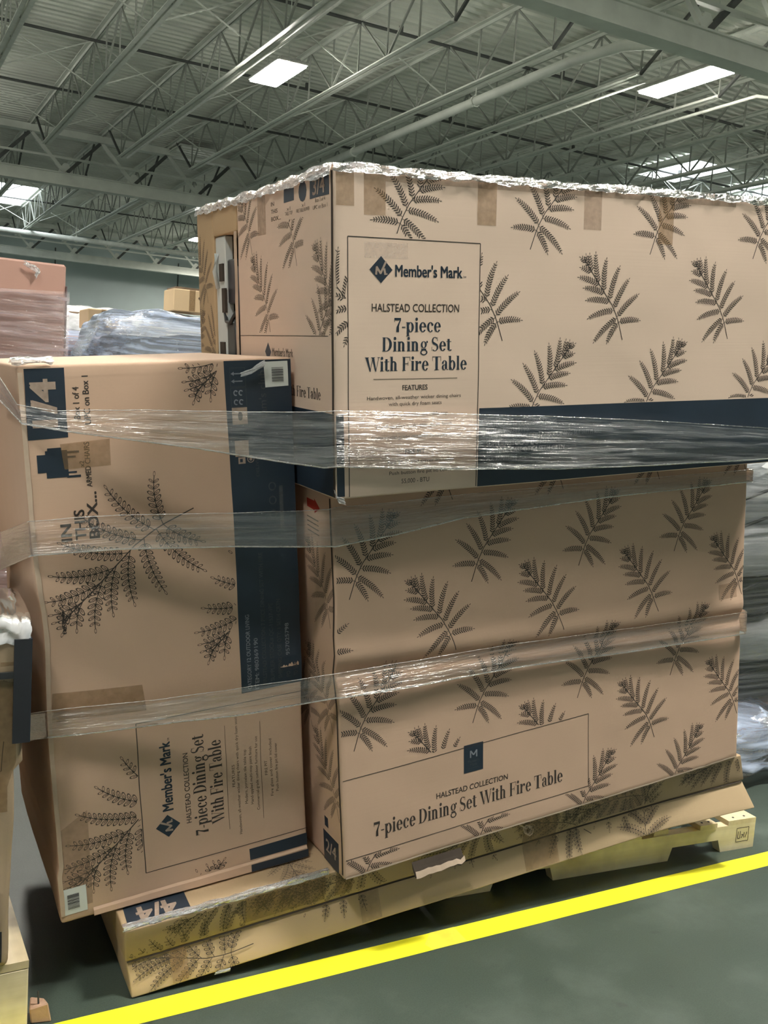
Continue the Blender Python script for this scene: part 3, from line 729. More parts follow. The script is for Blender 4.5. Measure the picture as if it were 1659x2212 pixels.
# ---------------------------------------------------------------- lower right carton
def lower():
    def fn(P, t):
        dy = 0; 
        if P[1] < 0.2:
            yc = .548 - .051 * P[0]; d = (P[2] - yc) / .020
            dy += .010 * math.exp(-d * d) - .006 * math.exp(-((P[2] - yc - .05) / .03) ** 2)
            d2 = (P[2] - yc + .05) / .013; dy += .004 * math.exp(-d2 * d2)
            if P[0] < .12 and t[2] > .02: dy += 0
        dx = -.005 * math.exp(-((P[2] - .60) / .09) ** 2) * (P[0] < .05)
        dz = (1 - t[2]) * (.004 + .007 * P[0] + .035 * P[1]) + t[2] * (.008 - .0122 * P[0] + .0342 * P[1])
        return (dx, dy, dz)
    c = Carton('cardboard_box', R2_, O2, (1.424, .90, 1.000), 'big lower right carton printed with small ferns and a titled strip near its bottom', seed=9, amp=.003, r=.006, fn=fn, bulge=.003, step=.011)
    c.body()
    kp = lambda x, y: .004 < x < 1.420 and .004 < y < 1.0 and not (x < .803 and .052 < y < .285)
    for i in range(-1, 5):
        for y in (.757, .352): put_fern(c, .213 + .3565 * i, y, 'B', keep=kp, mat='ink')
    for i in range(0, 5):
        for y in (.935, .541, .142): put_fern(c, .172 + .3605 * i, y, 'A', keep=kp, mat='ink')
    for i in range(0, 4): put_fern(c, .213 + .3565 * i, 1.16, 'B', keep=kp, mat='ink')
    br = longline((.006, .268), (.802, .284), .0018) + longline((.802, .284), (.806, .057), .0018) + longline((.806, .057), (.006, .052), .0018)
    c.decal('panel_border', br, 'ink')
    c.rect('navy_tag', .371, .201, .434, .281, 'navy', n=5, off=.0009)
    w = .006; P = lambda a, b_: (.4025 + a, .252 + b_)
    c.decal('logo_mark', [line2(P(-.010, -.010), P(-.010, .010), .004), line2(P(-.010, .010), P(0, -.003), .004), line2(P(0, -.003), P(.010, .010), .004), line2(P(.010, .010), P(.010, -.010), .004)], 'grey_ink', off=.0015)
    c.decal('small_print', [fit_text("Member's", .384, .421, .228, .008, .01), fit_text("Mark", .391, .414, .218, .008, .01), R2(.385, .2115, .420, .2125)], 'dim_ink', off=.0015)
    c.decal('heading_print', [fit_text("HALSTEAD COLLECTION", .282, .518, .150, .016, .015)], 'ink', off=.0008)
    c.decal('title_print', fit_serif("7-piece Dining Set With Fire Table", .088, .712, .095, .040), 'ink', off=.0008)
    # left side
    kl = lambda x, y: .006 < x < .9 and .01 < y < .98
    for x, y in ((.16, .86), (.30, .55), (.15, .35), (.17, .58)): put_fern(c, x, y, 'A', 'l', keep=kl, mat='ink_soft')
    c.rect('handling_label', .045, .885, .172, .985, 'card', face='l', n=4, off=.001, label='tan handling label with a red arrow')
    c.decal('red_arrow', [([(-.0 + x, y) for x, y in ((.145, .972), (.145, .950), (.100, .946), (.100, .938), (.068, .955), (.100, .976), (.100, .970))], [(0, 1, 2, 3, 4, 5, 6)])], 'red_ink', 'l', .0018)
    for k in range(4): c.decal('small_print', longline((.150, .925 - .012 * k), (.078, .921 - .012 * k), .003, 4), 'ink_soft', 'l', .0018)
    c.quad('navy_square', [(.124, .000), (.030, .000), (.030, .085), (.124, .085)], 'navy', face='l', n=4)
    c.quad('navy_square', [(.112, .100), (.090, .100), (.090, .128), (.112, .128)], 'navy', face='l', n=2)
    c.decal('box_number', [([(-x, y) for x, y in fit_text("2/4", -.110, -.045, .03, .035, .02)[0]], fit_text("2/4", -.110, -.045, .03, .035, .02)[1])], 'kraft_ink', 'l', .0014)
    c.rect('corner_dark_strip', .004, .01, .012, .99, 'cavity', face='l', n=20, off=.0012)  # dark strip drawn along the corner edge
    c.rect('tape_strip', 1.312, .553, 1.392, .602, 'tape_faint', n=4, off=.001)
    # pale worn bottom edge and the torn tab hanging under it
    b = MB(); n = 60
    for i in range(n + 1):
        u = .004 + 1.416 * i / n; j = .0025 * noise.noise(Vector((u * 30, 3, 0)))
        a = c.to3('f', u, .006 + j, .0016); d = c.to3('f', u, .001, .0014); b.v += [tuple(a), tuple(d)]
    b.f = [(2 * i, 2 * i + 1, 2 * i + 3, 2 * i + 2) for i in range(n)]
    b.build('worn_edge', 'card_edge', c.root)
    b = MB(); n = 12; top = []
    for i in range(n + 1):
        t = i / n; u = .200 + .155 * t; w0 = -.004; jz = .003 * noise.noise(Vector((u * 60, 1, 2)))
        b.v += [(u, -.001, w0), (u + .003, -.006, -.020), (u + .005, -.010, -.030 - jz), (u + .006, -.014, -.045 - jz * 2), (u + .005, -.011, -.046 - jz * 2), (u + .002, -.002, -.022)]
    for i in range(n):
        for k in range(5): b.f.append((6 * i + k, 6 * i + k + 1, 6 * i + 7 + k, 6 * i + 6 + k))
    b.f += [(0, 1, 2, 3, 4, 5), tuple(range(6 * n + 5, 6 * n - 1, -1))]
    b.build('torn_tab', 'cavity', c.root)  # tab coloured dark to stand in for the hand hole's shade
    b = MB()
    for i in range(n + 1):
        t = i / n; u = .200 + .155 * t; jz = .003 * noise.noise(Vector((u * 60, 1, 2)))
        b.v += [(u + .006, -.0115, -.028 - jz * (1 + 2 * t)), (u + .007, -.0155, -.047 - jz * 2 + .006 * t)]
    b.f = [(2 * i, 2 * i + 1, 2 * i + 3, 2 * i + 2) for i in range(n)]
    b.build('torn_tab_liner', M['card_edge'], c.root)['label'] = 'pale torn paper liner of the tab'
    return c
C2 = lower()
# ---------------------------------------------------------------- tall left carton
def tall():
    def fn(P, t):
        dy = 0
        if P[1] < .1:
            dy = .006 * math.exp(-((P[2] - .43 + P[0] * .5) / .05) ** 2) * max(0, 1 - P[0] / .30) - .003 * math.exp(-((P[2] - .55) / .05) ** 2)
        dx = .010 * math.exp(-((P[2] - .72) / .12) ** 2) * (P[0] < .05) - .006 * (t[2] < .1) * (P[0] < .05)
        return (dx, dy, (1 - t[2]) * (.004 + .004 * P[0] + .0139 * P[1]))
    c = Carton('cardboard_box', R1, O1, (.633, .75, 1.335), 'tall left carton with sideways lettering and large outlined ferns, standing on the flat carton', seed=13, amp=.0028, r=.007, fn=fn, bulge=.003)
    c.body()
    kp = lambda x, y: .006 < x < .632 and .03 < y < 1.330 and not (x > .466 and y > .497) and not (.200 < x and .073 < y < .475) and not (x > .47 and y < .066)
    big = dict(big=True, mat='ink')
    rt = math.radians(92.8)
    for x, y, typ in ((.047, .747, 'B'), (.395, 1.262, 'B'), (.395, .620, 'B'), (.040, .085, 'B')):
        put_fern(c, x, y, typ, keep=kp, sc=1.67, rot=rt, **big)
    put_fern(c, .385, .04, 'A', keep=kp, sc=1.5, rot=rt - 1.2, **big)
    def up(polys): return [([(-y, x) for x, y in vs], fs) for vs, fs in polys]        # quarter turn: reads bottom to top, top of letters to the left
    def T(name, t, y0, y1, xb, h, mat='ink', bo=.01, off=.0008):   # text from w=y0 to w=y1, baseline at u=xb
        c.decal(name, up([fit_text(t, y0, y1, -xb, h, bo)]), mat, off=off)
    c.quad('navy_square', [(.012, 1.172), (.097, 1.174), (.098, 1.328), (.014, 1.328)], 'navy', n=8)
    T('box_number', '1/4', 1.198, 1.305, .076, .052, 'kraft_ink', .045, .0016)
    T('small_print', 'Box 1 of 4', 1.213, 1.285, .127, .014, bo=.02); T('small_print', 'UPC on Box 1', 1.200, 1.309, .149, .014, bo=.02)
    # little armchair pictogram, lying on its side like the lettering
    ch = [R2(.027, 1.098, .075, 1.138), R2(.045, 1.085, .092, 1.146), R2(.088, 1.083, .118, 1.088), R2(.088, 1.093, .110, 1.097), R2(.088, 1.138, .118, 1.143), R2(.088, 1.128, .110, 1.132), R2(.050, 1.138, .080, 1.152)]
    c.decal('chair_pictogram', [poly2(v) for v, f in ch], 'navy')
    T('small_print', 'x2', 1.105, 1.119, .127, .010); T('small_print', 'ARMED CHAIRS', 1.058, 1.161, .141, .012, bo=.015)
    for t, y1, x in (('IN', .978, .087), ('THIS', 1.008, .118), ('BOX...', 1.047, .148)): T('heading_print', t, .938, y1, x, .023, bo=.03)
    # navy band with icons and lines
    c.quad('navy_band', [(.470, .497), (.634, .500), (.634, 1.331), (.465, 1.331)], 'navy', n=22)
    for k, (y0, y1) in enumerate(((1.269, 1.314), (1.221, 1.266))):
        fr = [line2((.479, y0), (.517, y0), .001), line2((.517, y0), (.517, y1), .001), line2((.517, y1), (.479, y1), .001), line2((.479, y1), (.479, y0), .001)]
        c.decal('icon_frame', fr, 'dim_ink', off=.0016)
    c.decal('arrows_icon', [line2((.486, 1.282), (.510, 1.282), .003), line2((.486, 1.300), (.510, 1.300), .003), poly2([(.481, 1.282), (.489, 1.277), (.489, 1.287)]), poly2([(.481, 1.300), (.489, 1.295), (.489, 1.305)])], 'grey_ink', off=.0016)
    c.decal('hands_icon', [bowl(.491, 1.243 + s_ * .011, .006, .007, .003, .003, 30, 300) for s_ in (-1, 1)] + [bowl(.504, 1.243 + s_ * .011, .006, .007, .003, .003, 30, 300) for s_ in (-1, 1)], 'grey_ink', off=.0016)
    c.rect('icon_panel', .479, 1.178, .517, 1.219, 'kraft_ink', n=2, off=.0014); c.decal('leaf_icon', [disc(.499, 1.198, .006, .011)], 'ink', off=.002)
    c.decal('truck_icon', [R2(.481, 1.100, .516, 1.139), R2(.488, 1.082, .506, 1.098), bowl(.520, 1.092, .009, .009, .002, .002), disc(.520, 1.092, .004)], 'kraft_ink', off=.0016)
    c.decal('truck_window', [R2(.492, 1.086, .499, 1.094)], 'navy', off=.0022)
    T('heading_print', "sam's club", 1.190, 1.306, .567, .019, 'dim_ink', .01, .0016)
    T('small_print', 'DELIVERY', 1.048, 1.111, .540, .008, 'dim_ink', .01, .0016)
    for t, a, b_, x in (("CATEGORY 12 OUTDOOR LIVING", .505, .701, .497), ("ITEM: 980369190", .502, .637, .517), ("HALSTEAD COLLECTION 7 PIECE DINING SET WITH FIRE", .509, .856, .538), ("SUPPLIER STOCK# QC-11537-1PE", .516, .722, .559), ("SHIPPING CASE QTY: 1 SET/4 CRTN", .520, .730, .580), ("PO", .520, .535, .602), ("957025798", .579, .663, .602), ("TO  USA", .520, .556, .622)):
        T('shipping_print', t, a, b_, x, .0105, 'grey_ink' if x < .52 or t[0] == '9' else 'dim_ink', .015, .0016)
    for k in range(3): c.decal('care_icon', [bowl(.572, 1.02 - .035 * k, .010, .011, .003, .003)], 'dim_ink', off=.0016)
    c.rect('barcode_strip', .590, .905, .600, 1.020, 'dim_ink', n=3, off=.0016)
    # framed heading panel
    fr = longline((.201, .473), (.201, .075), .0022) + longline((.201, .075), (.634, .084), .0018) + longline((.201, .473), (.634, .473), .0016)
    c.decal('panel_border', fr, 'ink')
    d, mk = emblem(0, 0, .031)
    c.decal('logo_print', xf(up(d), dx=.264, dy=.188), 'navy', off=.0008); c.decal('logo_mark', xf(up(mk), dx=.264, dy=.188), 'kraft_ink', off=.0015)
    T('heading_print', "Member's Mark", .228, .412, .280, .027, 'navy', .03); T('small_print', "TM", .414, .421, .280, .005)
    T('heading_print', 'HALSTEAD COLLECTION', .182, .371, .324, .013, bo=.012)
    c.decal('title_print', up(fit_serif("7-piece Dining Set", .141, .412, -.366, .033)), 'ink', off=.0008)
    c.decal('title_print', up(fit_serif("With Fire Table", .162, .389, -.410, .033)), 'ink', off=.0008)
    c.decal('rule_line', longline((.422, .136), (.422, .421), .0012) + longline((.515, .143), (.515, .414), .0012), 'ink_soft')
    for t, a, b_, x in (("FEATURES", .250, .311, .443), ("Handwoven, all-weather wicker dining chairs with quick dry foam seats", .115, .440, .455), ("Modern, porcelain tile table top", .195, .345, .475), ("Hand-applied multi-step paint finish", .19, .35, .490), ("Commercial-grade outdoor furniture for use", .17, .375, .506), ("FIRE PIT", .262, .302, .532), ("Fire glass and cover included", .20, .36, .545), ("Push button fire pit lid cover", .21, .345, .560)):
        T('small_print', t, a, b_, x, .0075, 'ink_soft', .0)
    c.quad('navy_patch', [(.471, .034), (.632, .036), (.632, .070), (.470, .066)], 'navy', n=6)
    # labels and tapes
    def label(x0, y0, x1, y1, tilt, txt):
        q = [(x0, y0), (x1, y0 + tilt), (x1 - tilt * .3, y1 + tilt * .4), (x0 - .002, y1)]
        p = c.quad('barcode_label', q, 'paper', off=.0018, n=4, label=txt)
        b = MB(); n = 15; w_ = x1 - x0; h_ = y1 - y0
        for k in range(n):
            ya = y0 + h_ * (.22 + .58 * k / n); t_ = h_ * .58 / n * random.choice((.35, .55, .75))
            b.add([c.to3('f', x, y, .0026) for x, y in ((x0 + w_ * .28, ya), (x0 + w_ * .78, ya), (x0 + w_ * .78, ya + t_), (x0 + w_ * .28, ya + t_))], [(0, 1, 2, 3)])
        o = b.build('barcode', 'bar', p)
    label(.566, 1.264, .626, 1.326, .002, 'white barcode label at the upper right corner of the tall carton')
    label(.003, .020, .057, .088, .001, 'white barcode label at the lower left corner of the tall carton')
    c.quad('tape_strip', [(.009, .515), (.228, .503), (.221, .569), (.014, .585)], 'tape', n=8, off=.0010)
    c.quad('tape_strip', [(.084, 1.102), (.186, 1.104), (.187, 1.165), (.078, 1.160)], 'tape', n=8, off=.0012)
    c.quad('tape_strip', [(.008, .035), (.07, .035), (.075, .28), (.008, .24)], 'tape_faint', n=8, off=.0010)
    # bottom flap line
    b = MB(); n = 30
    for i in range(n + 1):
        t = i / n; u = .07 + .56 * t; wv = .022 + .012 * t; j = .001 * noise.noise(Vector((u * 20, 9, 0)))
        b.v += [tuple(c.to3('f', u, wv + j, .001)), tuple(c.to3('f', u, wv - .006, .005)), tuple(c.to3('f', u, .004, .007)), tuple(c.to3('f', u, -.001, .001))]
    for i in range(n):
        for k in range(3): b.f.append((4 * i + k, 4 * i + k + 1, 4 * i + 5 + k, 4 * i + 4 + k))
    b.build('bottom_flap', 'card', c.root, smooth=False)
    c.quad('navy_patch', [(.471, .004), (.632, .004), (.632, .026), (.471, .024)], 'navy', n=5, off=.0155)
    b = MB(); n = 50
    for i in range(n + 1):
        w_ = .02 + 1.30 * i / n; j = .002 * noise.noise(Vector((w_ * 25, 9, 4)))
        b.v += [tuple(c.to3('f', .001, w_, .0015)), tuple(c.to3('f', .011 + j, w_, .0022)), ]
    b.f = [(2 * i, 2 * i + 1, 2 * i + 3, 2 * i + 2) for i in range(n)]
    b.build('rubbed_corner', 'card_edge', c.root)
    return c
C1 = tall()
# ---------------------------------------------------------------- flat carton underneath, a lid over a tray
def flat():
    D = (2.0, .95, .183)
    def fn(P, t):
        dy = 0; dz = 0
        if P[1] < .2:
            if P[2] > .089: dy = -.006 + .020 * max(0, (.183 - P[2])) / .094
            else: dy = .016 - .030 * (1 - P[2] / .089)
            if P[0] > 1.7: dy += -.035 * (P[0] - 1.7) / .3 * (1 - P[2] / .183)
        if P[0] > 1.8: dx = .045 * (P[0] - 1.8) / .2 * (1 - P[2] / .183)
        else: dx = 0
        return (dx, dy, dz)
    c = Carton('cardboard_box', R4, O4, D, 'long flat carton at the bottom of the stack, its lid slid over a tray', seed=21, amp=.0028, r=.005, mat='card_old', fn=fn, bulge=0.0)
    c.body('tray', (.004, .006, 0), (1.996, .944, .088), mat='card_yellow')
    c.body('lid', (0, 0, .088), (2.0, .95, .183))
    kt = lambda x, y: .006 < x < 1.99 and .004 < y < .178
    for x, y, typ, rr in ((.235, .185, 'B', 1.0), (.335, .135, 'B', 1.3), (.115, .150, 'A', 2.6), (.41, .14, 'A', 2.3), (.02, .09, 'A', 2.0), (.80, .115, 'B', 1.2), (1.12, .17, 'B', .6), (1.30, .13, 'B', 1.0), (1.62, .20, 'A', .6), (1.76, .15, 'B', 1.1)):
        put_fern(c, x, y, typ, keep=lambda a, b_: kt(a, b_) and not .084 < b_ < .092, big=True, sc=1.25, rot=rr, mat='ink', off=.0008)
    c.rect('tape_strip', .105, .01, .148, .085, 'tape', n=5, off=.001); c.rect('tape_strip', .30, .10, .52, .178, 'tape', n=8, off=.001)
    c.rect('tape_strip', .55, .10, .60, .178, 'tape', n=4, off=.001); c.rect('tape_strip', .62, .01, .68, .085, 'tape_faint', n=4, off=.001)
    c.rect('tape_strip', 1.15, .01, 1.27, .178, 'tape', n=8, off=.001); c.rect('tape_strip', 1.42, .095, 1.60, .178, 'tape_faint', n=8, off=.001)
    # top: navy patch with the upside-down number, a fern
    c.quad('navy_patch', [(.012, .006), (.166, .006), (.170, .12), (.018, .12)], 'navy', face='t', n=6)
    vs, fs = fit_text('4/4', 0, .10, 0, .065, .035)
    c.decal('box_number', [([(.140 - x, .082 - y) for x, y in vs], fs)], 'kraft_ink', 't', .0016)
    put_fern(c, .45, .012, 'B', 't', keep=inside(.18, .004, .62, .12), big=True, sc=1.2, rot=2.4, mat='ink_soft')
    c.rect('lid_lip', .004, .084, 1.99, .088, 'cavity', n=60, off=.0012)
    # knot of pale string poking from under the upper carton
    b = MB(); pts = [(1.145 + .012 * math.cos(k * .9) + .001 * k, -.018 - .003 * math.sin(k * 1.7), .150 + .014 * math.sin(k * .9) - .0006 * k) for k in range(15)]
    b.tube(pts, .0022, 6).tube([(1.10, -.010, .182), (1.125, -.016, .168), (1.145, -.018, .152)], .0022, 6)
    b.build('string_knot', 'card_edge', c.root)
    return c
C4 = flat()
#WRAP#
# ================================================================== stretch film around the stack
STA = [((0.312,2.433,1.470),(0.322,2.504,1.416)),((0.322,2.236,1.416),(0.333,2.236,1.376)),((0.397,2.206,1.408),(0.399,2.209,1.367)),
 ((0.562,2.145,1.421),(0.565,2.149,1.353)),((0.674,2.104,1.426),(0.679,2.107,1.344)),((0.807,2.054,1.433),(0.814,2.058,1.329)),
 ((0.942,2.005,1.442),(0.952,2.008,1.316)),((0.966,1.997,1.446),(0.977,2.001,1.320)),((1.055,1.994,1.450),(1.067,1.999,1.320)),
 ((1.304,1.988,1.456),(1.319,1.993,1.324)),((1.580,1.981,1.464),(1.599,1.986,1.331)),((1.888,1.973,1.469),(1.908,1.978,1.348)),((2.345,1.962,1.469),(2.363,1.965,1.381)),((2.466,1.962,1.468),(2.474,1.965,1.392)),((2.486,1.99,1.468),(2.494,1.99,1.394)),((2.50,2.5,1.47),(2.508,2.5,1.40))]
STB = [((0.371,2.825,1.048),(0.387,2.933,0.924)),((0.353,2.241,1.162),(0.361,2.243,1.084)),((0.533,2.200,1.181),(0.536,2.203,1.103)),
 ((0.786,2.143,1.194),(0.791,2.146,1.114)),((0.945,2.107,1.204),(0.952,2.109,1.118)),((1.009,2.092,1.210),(1.016,2.095,1.120)),
 ((1.026,2.092,1.214),(1.032,2.092,1.120)),((1.188,2.093,1.228),(1.194,2.093,1.146)),((1.391,2.092,1.250),(1.397,2.092,1.189)),
 ((1.850,2.091,1.291),(1.856,2.091,1.246)),((2.442,2.089,1.339),(2.446,2.089,1.302)),((2.460,2.112,1.339),(2.464,2.112,1.302)),((2.462,2.7,1.34),(2.466,2.7,1.30))]
STC = [((0.425,2.790,0.535),(0.437,2.864,0.434)),((0.401,2.251,0.722),(0.407,2.253,0.658)),((0.521,2.222,0.734),(0.524,2.225,0.668)),
 ((0.633,2.195,0.743),(0.636,2.198,0.682)),((0.821,2.150,0.768),(0.825,2.152,0.700)),((0.984,2.110,0.792),(0.989,2.112,0.728)),
 ((1.053,2.093,0.802),(1.058,2.095,0.739)),((1.070,2.091,0.804),(1.075,2.091,0.740)),((1.288,2.092,0.820),(1.294,2.092,0.752)),
 ((1.578,2.093,0.842),(1.585,2.093,0.776)),((1.990,2.092,0.862),(1.998,2.092,0.792)),((2.486,2.090,0.889),(2.494,2.090,0.819)),((2.506,2.112,0.889),(2.514,2.112,0.819)),((2.51,2.7,0.89),(2.518,2.7,0.82))]
def strip(st, seg=24, across=18, amp=.0022, seed=1, hem=.004, y_pull=0.0):
    b = MB(); b.uv = []; d = 0; prev = None; rows = 0
    for i in range(len(st) - 1):
        for k in range(seg + (1 if i == len(st) - 2 else 0)):
            t = k / seg; T = Vector(st[i][0]).lerp(Vector(st[i + 1][0]), t); Bt = Vector(st[i][1]).lerp(Vector(st[i + 1][1]), t)
            if prev is not None: d += (T - prev).length
            prev = T
            for j in range(across + 1):
                s_ = j / across; P = T.lerp(Bt, s_); wob = .006 * noise.noise(Vector((d * 3, s_ > .5, seed)))
                if j in (0, across): P.z += wob
                ridge = noise.noise(Vector((d * 2.5, s_ * 11 + .5 * math.sin(d * 3), seed))) * amp + noise.noise(Vector((d * 9, s_ * 30, seed + 5))) * amp * .4
                P.y -= abs(ridge) * 1.6 + (hem * (.5 if j in (0, across) else 0)) + y_pull
                b.v.append(tuple(P)); b.uv.append((d + seed, s_ * (T - Bt).length))
            rows += 1
    for r_ in range(rows - 1):
        for j in range(across): b.f.append((r_ * (across + 1) + j, r_ * (across + 1) + j + 1, (r_ + 1) * (across + 1) + j + 1, (r_ + 1) * (across + 1) + j))
    return b
def rope(st, s0, rad, seed, i0=0, i1=None):
    """the rolled edge of a film band: a thin crinkled cord along it"""
    i1 = i1 or len(st) - 1; b = MB(); b.uv = []; pts = []
    for i in range(i0, i1):
        for k in range(10):
            t = k / 10; P = Vector(st[i][0]).lerp(Vector(st[i][1]), s0).lerp(Vector(st[i + 1][0]).lerp(Vector(st[i + 1][1]), s0), t)
            P.y -= .003; P.z += .0012 * noise.noise(Vector((P.x * 12, seed, 0))); pts.append(P)
    pts.append(Vector(st[i1][0]).lerp(Vector(st[i1][1]), s0))
    b.tube(pts, rad, 6, cap=False); b.uv = [(v[0] * .7, v[2]) for v in b.v]
    return b
def film_band(st, label, seed, mat, extra, amp):
    r = empty('stretch_film', (0, 0, 0)); tag(r, label, 'plastic film', 'stretch film bands around the stack')
    strip(st, seed=seed, amp=amp, y_pull=.006).build('film_sheet', mat, r, smooth=True)
    for s0, s1, sd in extra:
        sub = [(tuple(Vector(a).lerp(Vector(c), s0)), tuple(Vector(a).lerp(Vector(c), s1))) for a, c in st]
        strip(sub, seed=sd, amp=amp * 1.3, y_pull=.004).build('film_layer', mat, r, smooth=True)
    rope(st, 1.0, .0022, seed).build('rolled_edge', 'film_crumple', r, smooth=True)
    rope(st, 0.0, .0010, seed + 1).build('rolled_edge', 'film_crumple', r, smooth=True)
    return r
film_band(STA, 'clear wrinkled stretch film band across the upper carton and the tall left carton', 3, 'film_heavy', [(.05, .50, 31), (.62, .98, 32)], .004)
film_band(STB, 'clear stretch film band across the top of the lower right carton, below the upper carton', 5, 'film', [(.4, 1.0, 33)], .0035)
film_band(STC, 'clear stretch film band tightened around the middle of the lower right carton', 8, 'film', [(.1, .75, 34)], .003)

def crumple(path, prof, name, label, seed, amp, mat='film_crumple', parent=None, step=.006, smooth=False):
    """film bunched over a carton edge; path = world points along the edge, prof(s, d) -> offset vector across"""
    b = MB(); b.uv = []; rows = 0; nA = 14; d = 0; 
    for i in range(len(path) - 1):
        a, c = Vector(path[i]), Vector(path[i + 1]); n = max(2, int((c - a).length / step))
        for k in range(n + (1 if i == len(path) - 2 else 0)):
            P = a.lerp(c, k / n); dd = d + (c - a).length * k / n
            for j in range(nA + 1):
                s_ = j / nA; o = prof(s_, dd)
                nv = noise.noise_vector(Vector((dd * 28, s_ * 6, seed))) * amp + noise.noise_vector(Vector((dd * 90, s_ * 14, seed + 2))) * amp * .4
                Q = P + o + nv; b.v.append(tuple(Q)); b.uv.append((dd, s_ * .1))
            rows += 1
        d += (c - a).length
    for r_ in range(rows - 1):
        for j in range(nA): b.f.append((r_ * (nA + 1) + j, r_ * (nA + 1) + j + 1, (r_ + 1) * (nA + 1) + j + 1, (r_ + 1) * (nA + 1) + j))
    o = b.build(name, mat, parent, smooth=smooth)
    if label: tag(o, label, 'plastic film')
    return o
def L3(c, u, v, w_): return tuple(c.root.matrix_world @ Vector((u, v, w_)))
def edge_prof(h0, back, drop, front=.004):
    def f(s_, d):
        h = h0 * (.55 + .9 * abs(noise.noise(Vector((d * 5, 4, h0 * 50)))))
        if s_ < .35: k = s_ / .35; return Vector((0, -front, -drop * (1 - k) + h * .3 * k))
        k = (s_ - .35) / .65; return Vector((0, back * k - front, h * math.sin(PI * (.15 + .85 * k)) + .003))
    return f
crumple([L3(C3, 0.0, 0, .734), L3(C3, .4, 0, .734), L3(C3, .9, 0, .734), L3(C3, 1.5, 0, .734)], edge_prof(.016, .22, .010), 'stretch_film',
        'bright crumpled film bunched along the top front edge of the upper carton', 11, .006)
def side_prof(s_, d):
    h = .012 * (.5 + abs(noise.noise(Vector((d * 6, 8, 1)))) * 1.6)
    if s_ < .35: k = s_ / .35; return Vector((-.005, 0, -.018 * (1 - k) + h * .4 * k))
    k = (s_ - .35) / .65; return Vector((.20 * k - .004, 0, h * math.sin(PI * (.15 + .85 * k)) + .003))
crumple([L3(C3, 0, 0, .736), L3(C3, 0, .3, .736), L3(C3, 0, .655, .736), L3(C3, 0, 1.03, .741)], side_prof, 'stretch_film',
        'crumpled film bunched along the receding left top edge of the upper carton', 14, .006)
crumple([L3(C4, -.003, 0, .186), L3(C4, .25, -.004, .187), L3(C4, .53, -.006, .187)], edge_prof(.004, .018, .006), 'stretch_film',
        'shiny crumpled film on the front top edge of the flat carton', 17, .0035)
crumple([L3(C1, -.010, .004, 1.342), L3(C1, .03, -.003, 1.343), L3(C1, .075, .0, 1.343)], edge_prof(.006, .04, .004), 'stretch_film',
        'small crumpled tuft of film on the upper left corner of the tall carton', 19, .006)
b = MB()
crumple([L3(C3, -.004, -.004, .02), L3(C3, .002, -.006, .004), L3(C3, .02, -.006, -.002)], lambda s_, d: Vector((-.003 + s_ * .008, -.004, .006 - s_ * .016)), 'stretch_film',
        'tiny bright twist of film at the lower left corner of the upper carton', 23, .003)
crumple([L3(C4, .21, -.016, .004), L3(C4, .25, -.016, .003)], lambda s_, d: Vector((0, -.002, .004 - s_ * .008)), 'stretch_film', 'small shiny scrap of film at the foot of the flat carton', 27, .003)
crumple([L3(C1, .500, -.008, 1.298), L3(C1, .53, -.010, 1.306), L3(C1, .563, -.010, 1.322)], lambda s_, d: Vector((0, -.002 - .004 * math.sin(PI * s_), .007 - s_ * .013)), 'stretch_film', 'small crinkled shred of film beside the upper barcode label', 29, .003)

# ================================================================== floor marking and pallet
ft = empty('floor_tape'); tag(ft, 'yellow tape line stuck along the dark floor in front of the pallet', 'floor marking')
def fy(x): return 2.163 + (x - .422) * -.0006
b = MB(); n = 120
for i in range(n + 1):
    x = -3 + 10 * i / n; j = .0012 * noise.noise(Vector((x * 6, 0, 0)))
    b.v += [(x, 2.089 + j, .0008), (x, 2.166 - j, .0008)]
b.f = [(2 * i, 2 * i + 2, 2 * i + 3, 2 * i + 1) for i in range(n)]
b.build('tape_run', 'yellow', ft)
b = MB().add([(1.405, 2.089, .0014), (1.515, 2.089, .0014), (1.52, 2.166, .0014), (1.44, 2.166, .0014), (1.395, 2.12, .0014)], [(0, 1, 2, 3, 4)])
b.build('tape_patch', 'yellow2', ft)['label'] = 'duller overlapping patch of yellow tape'

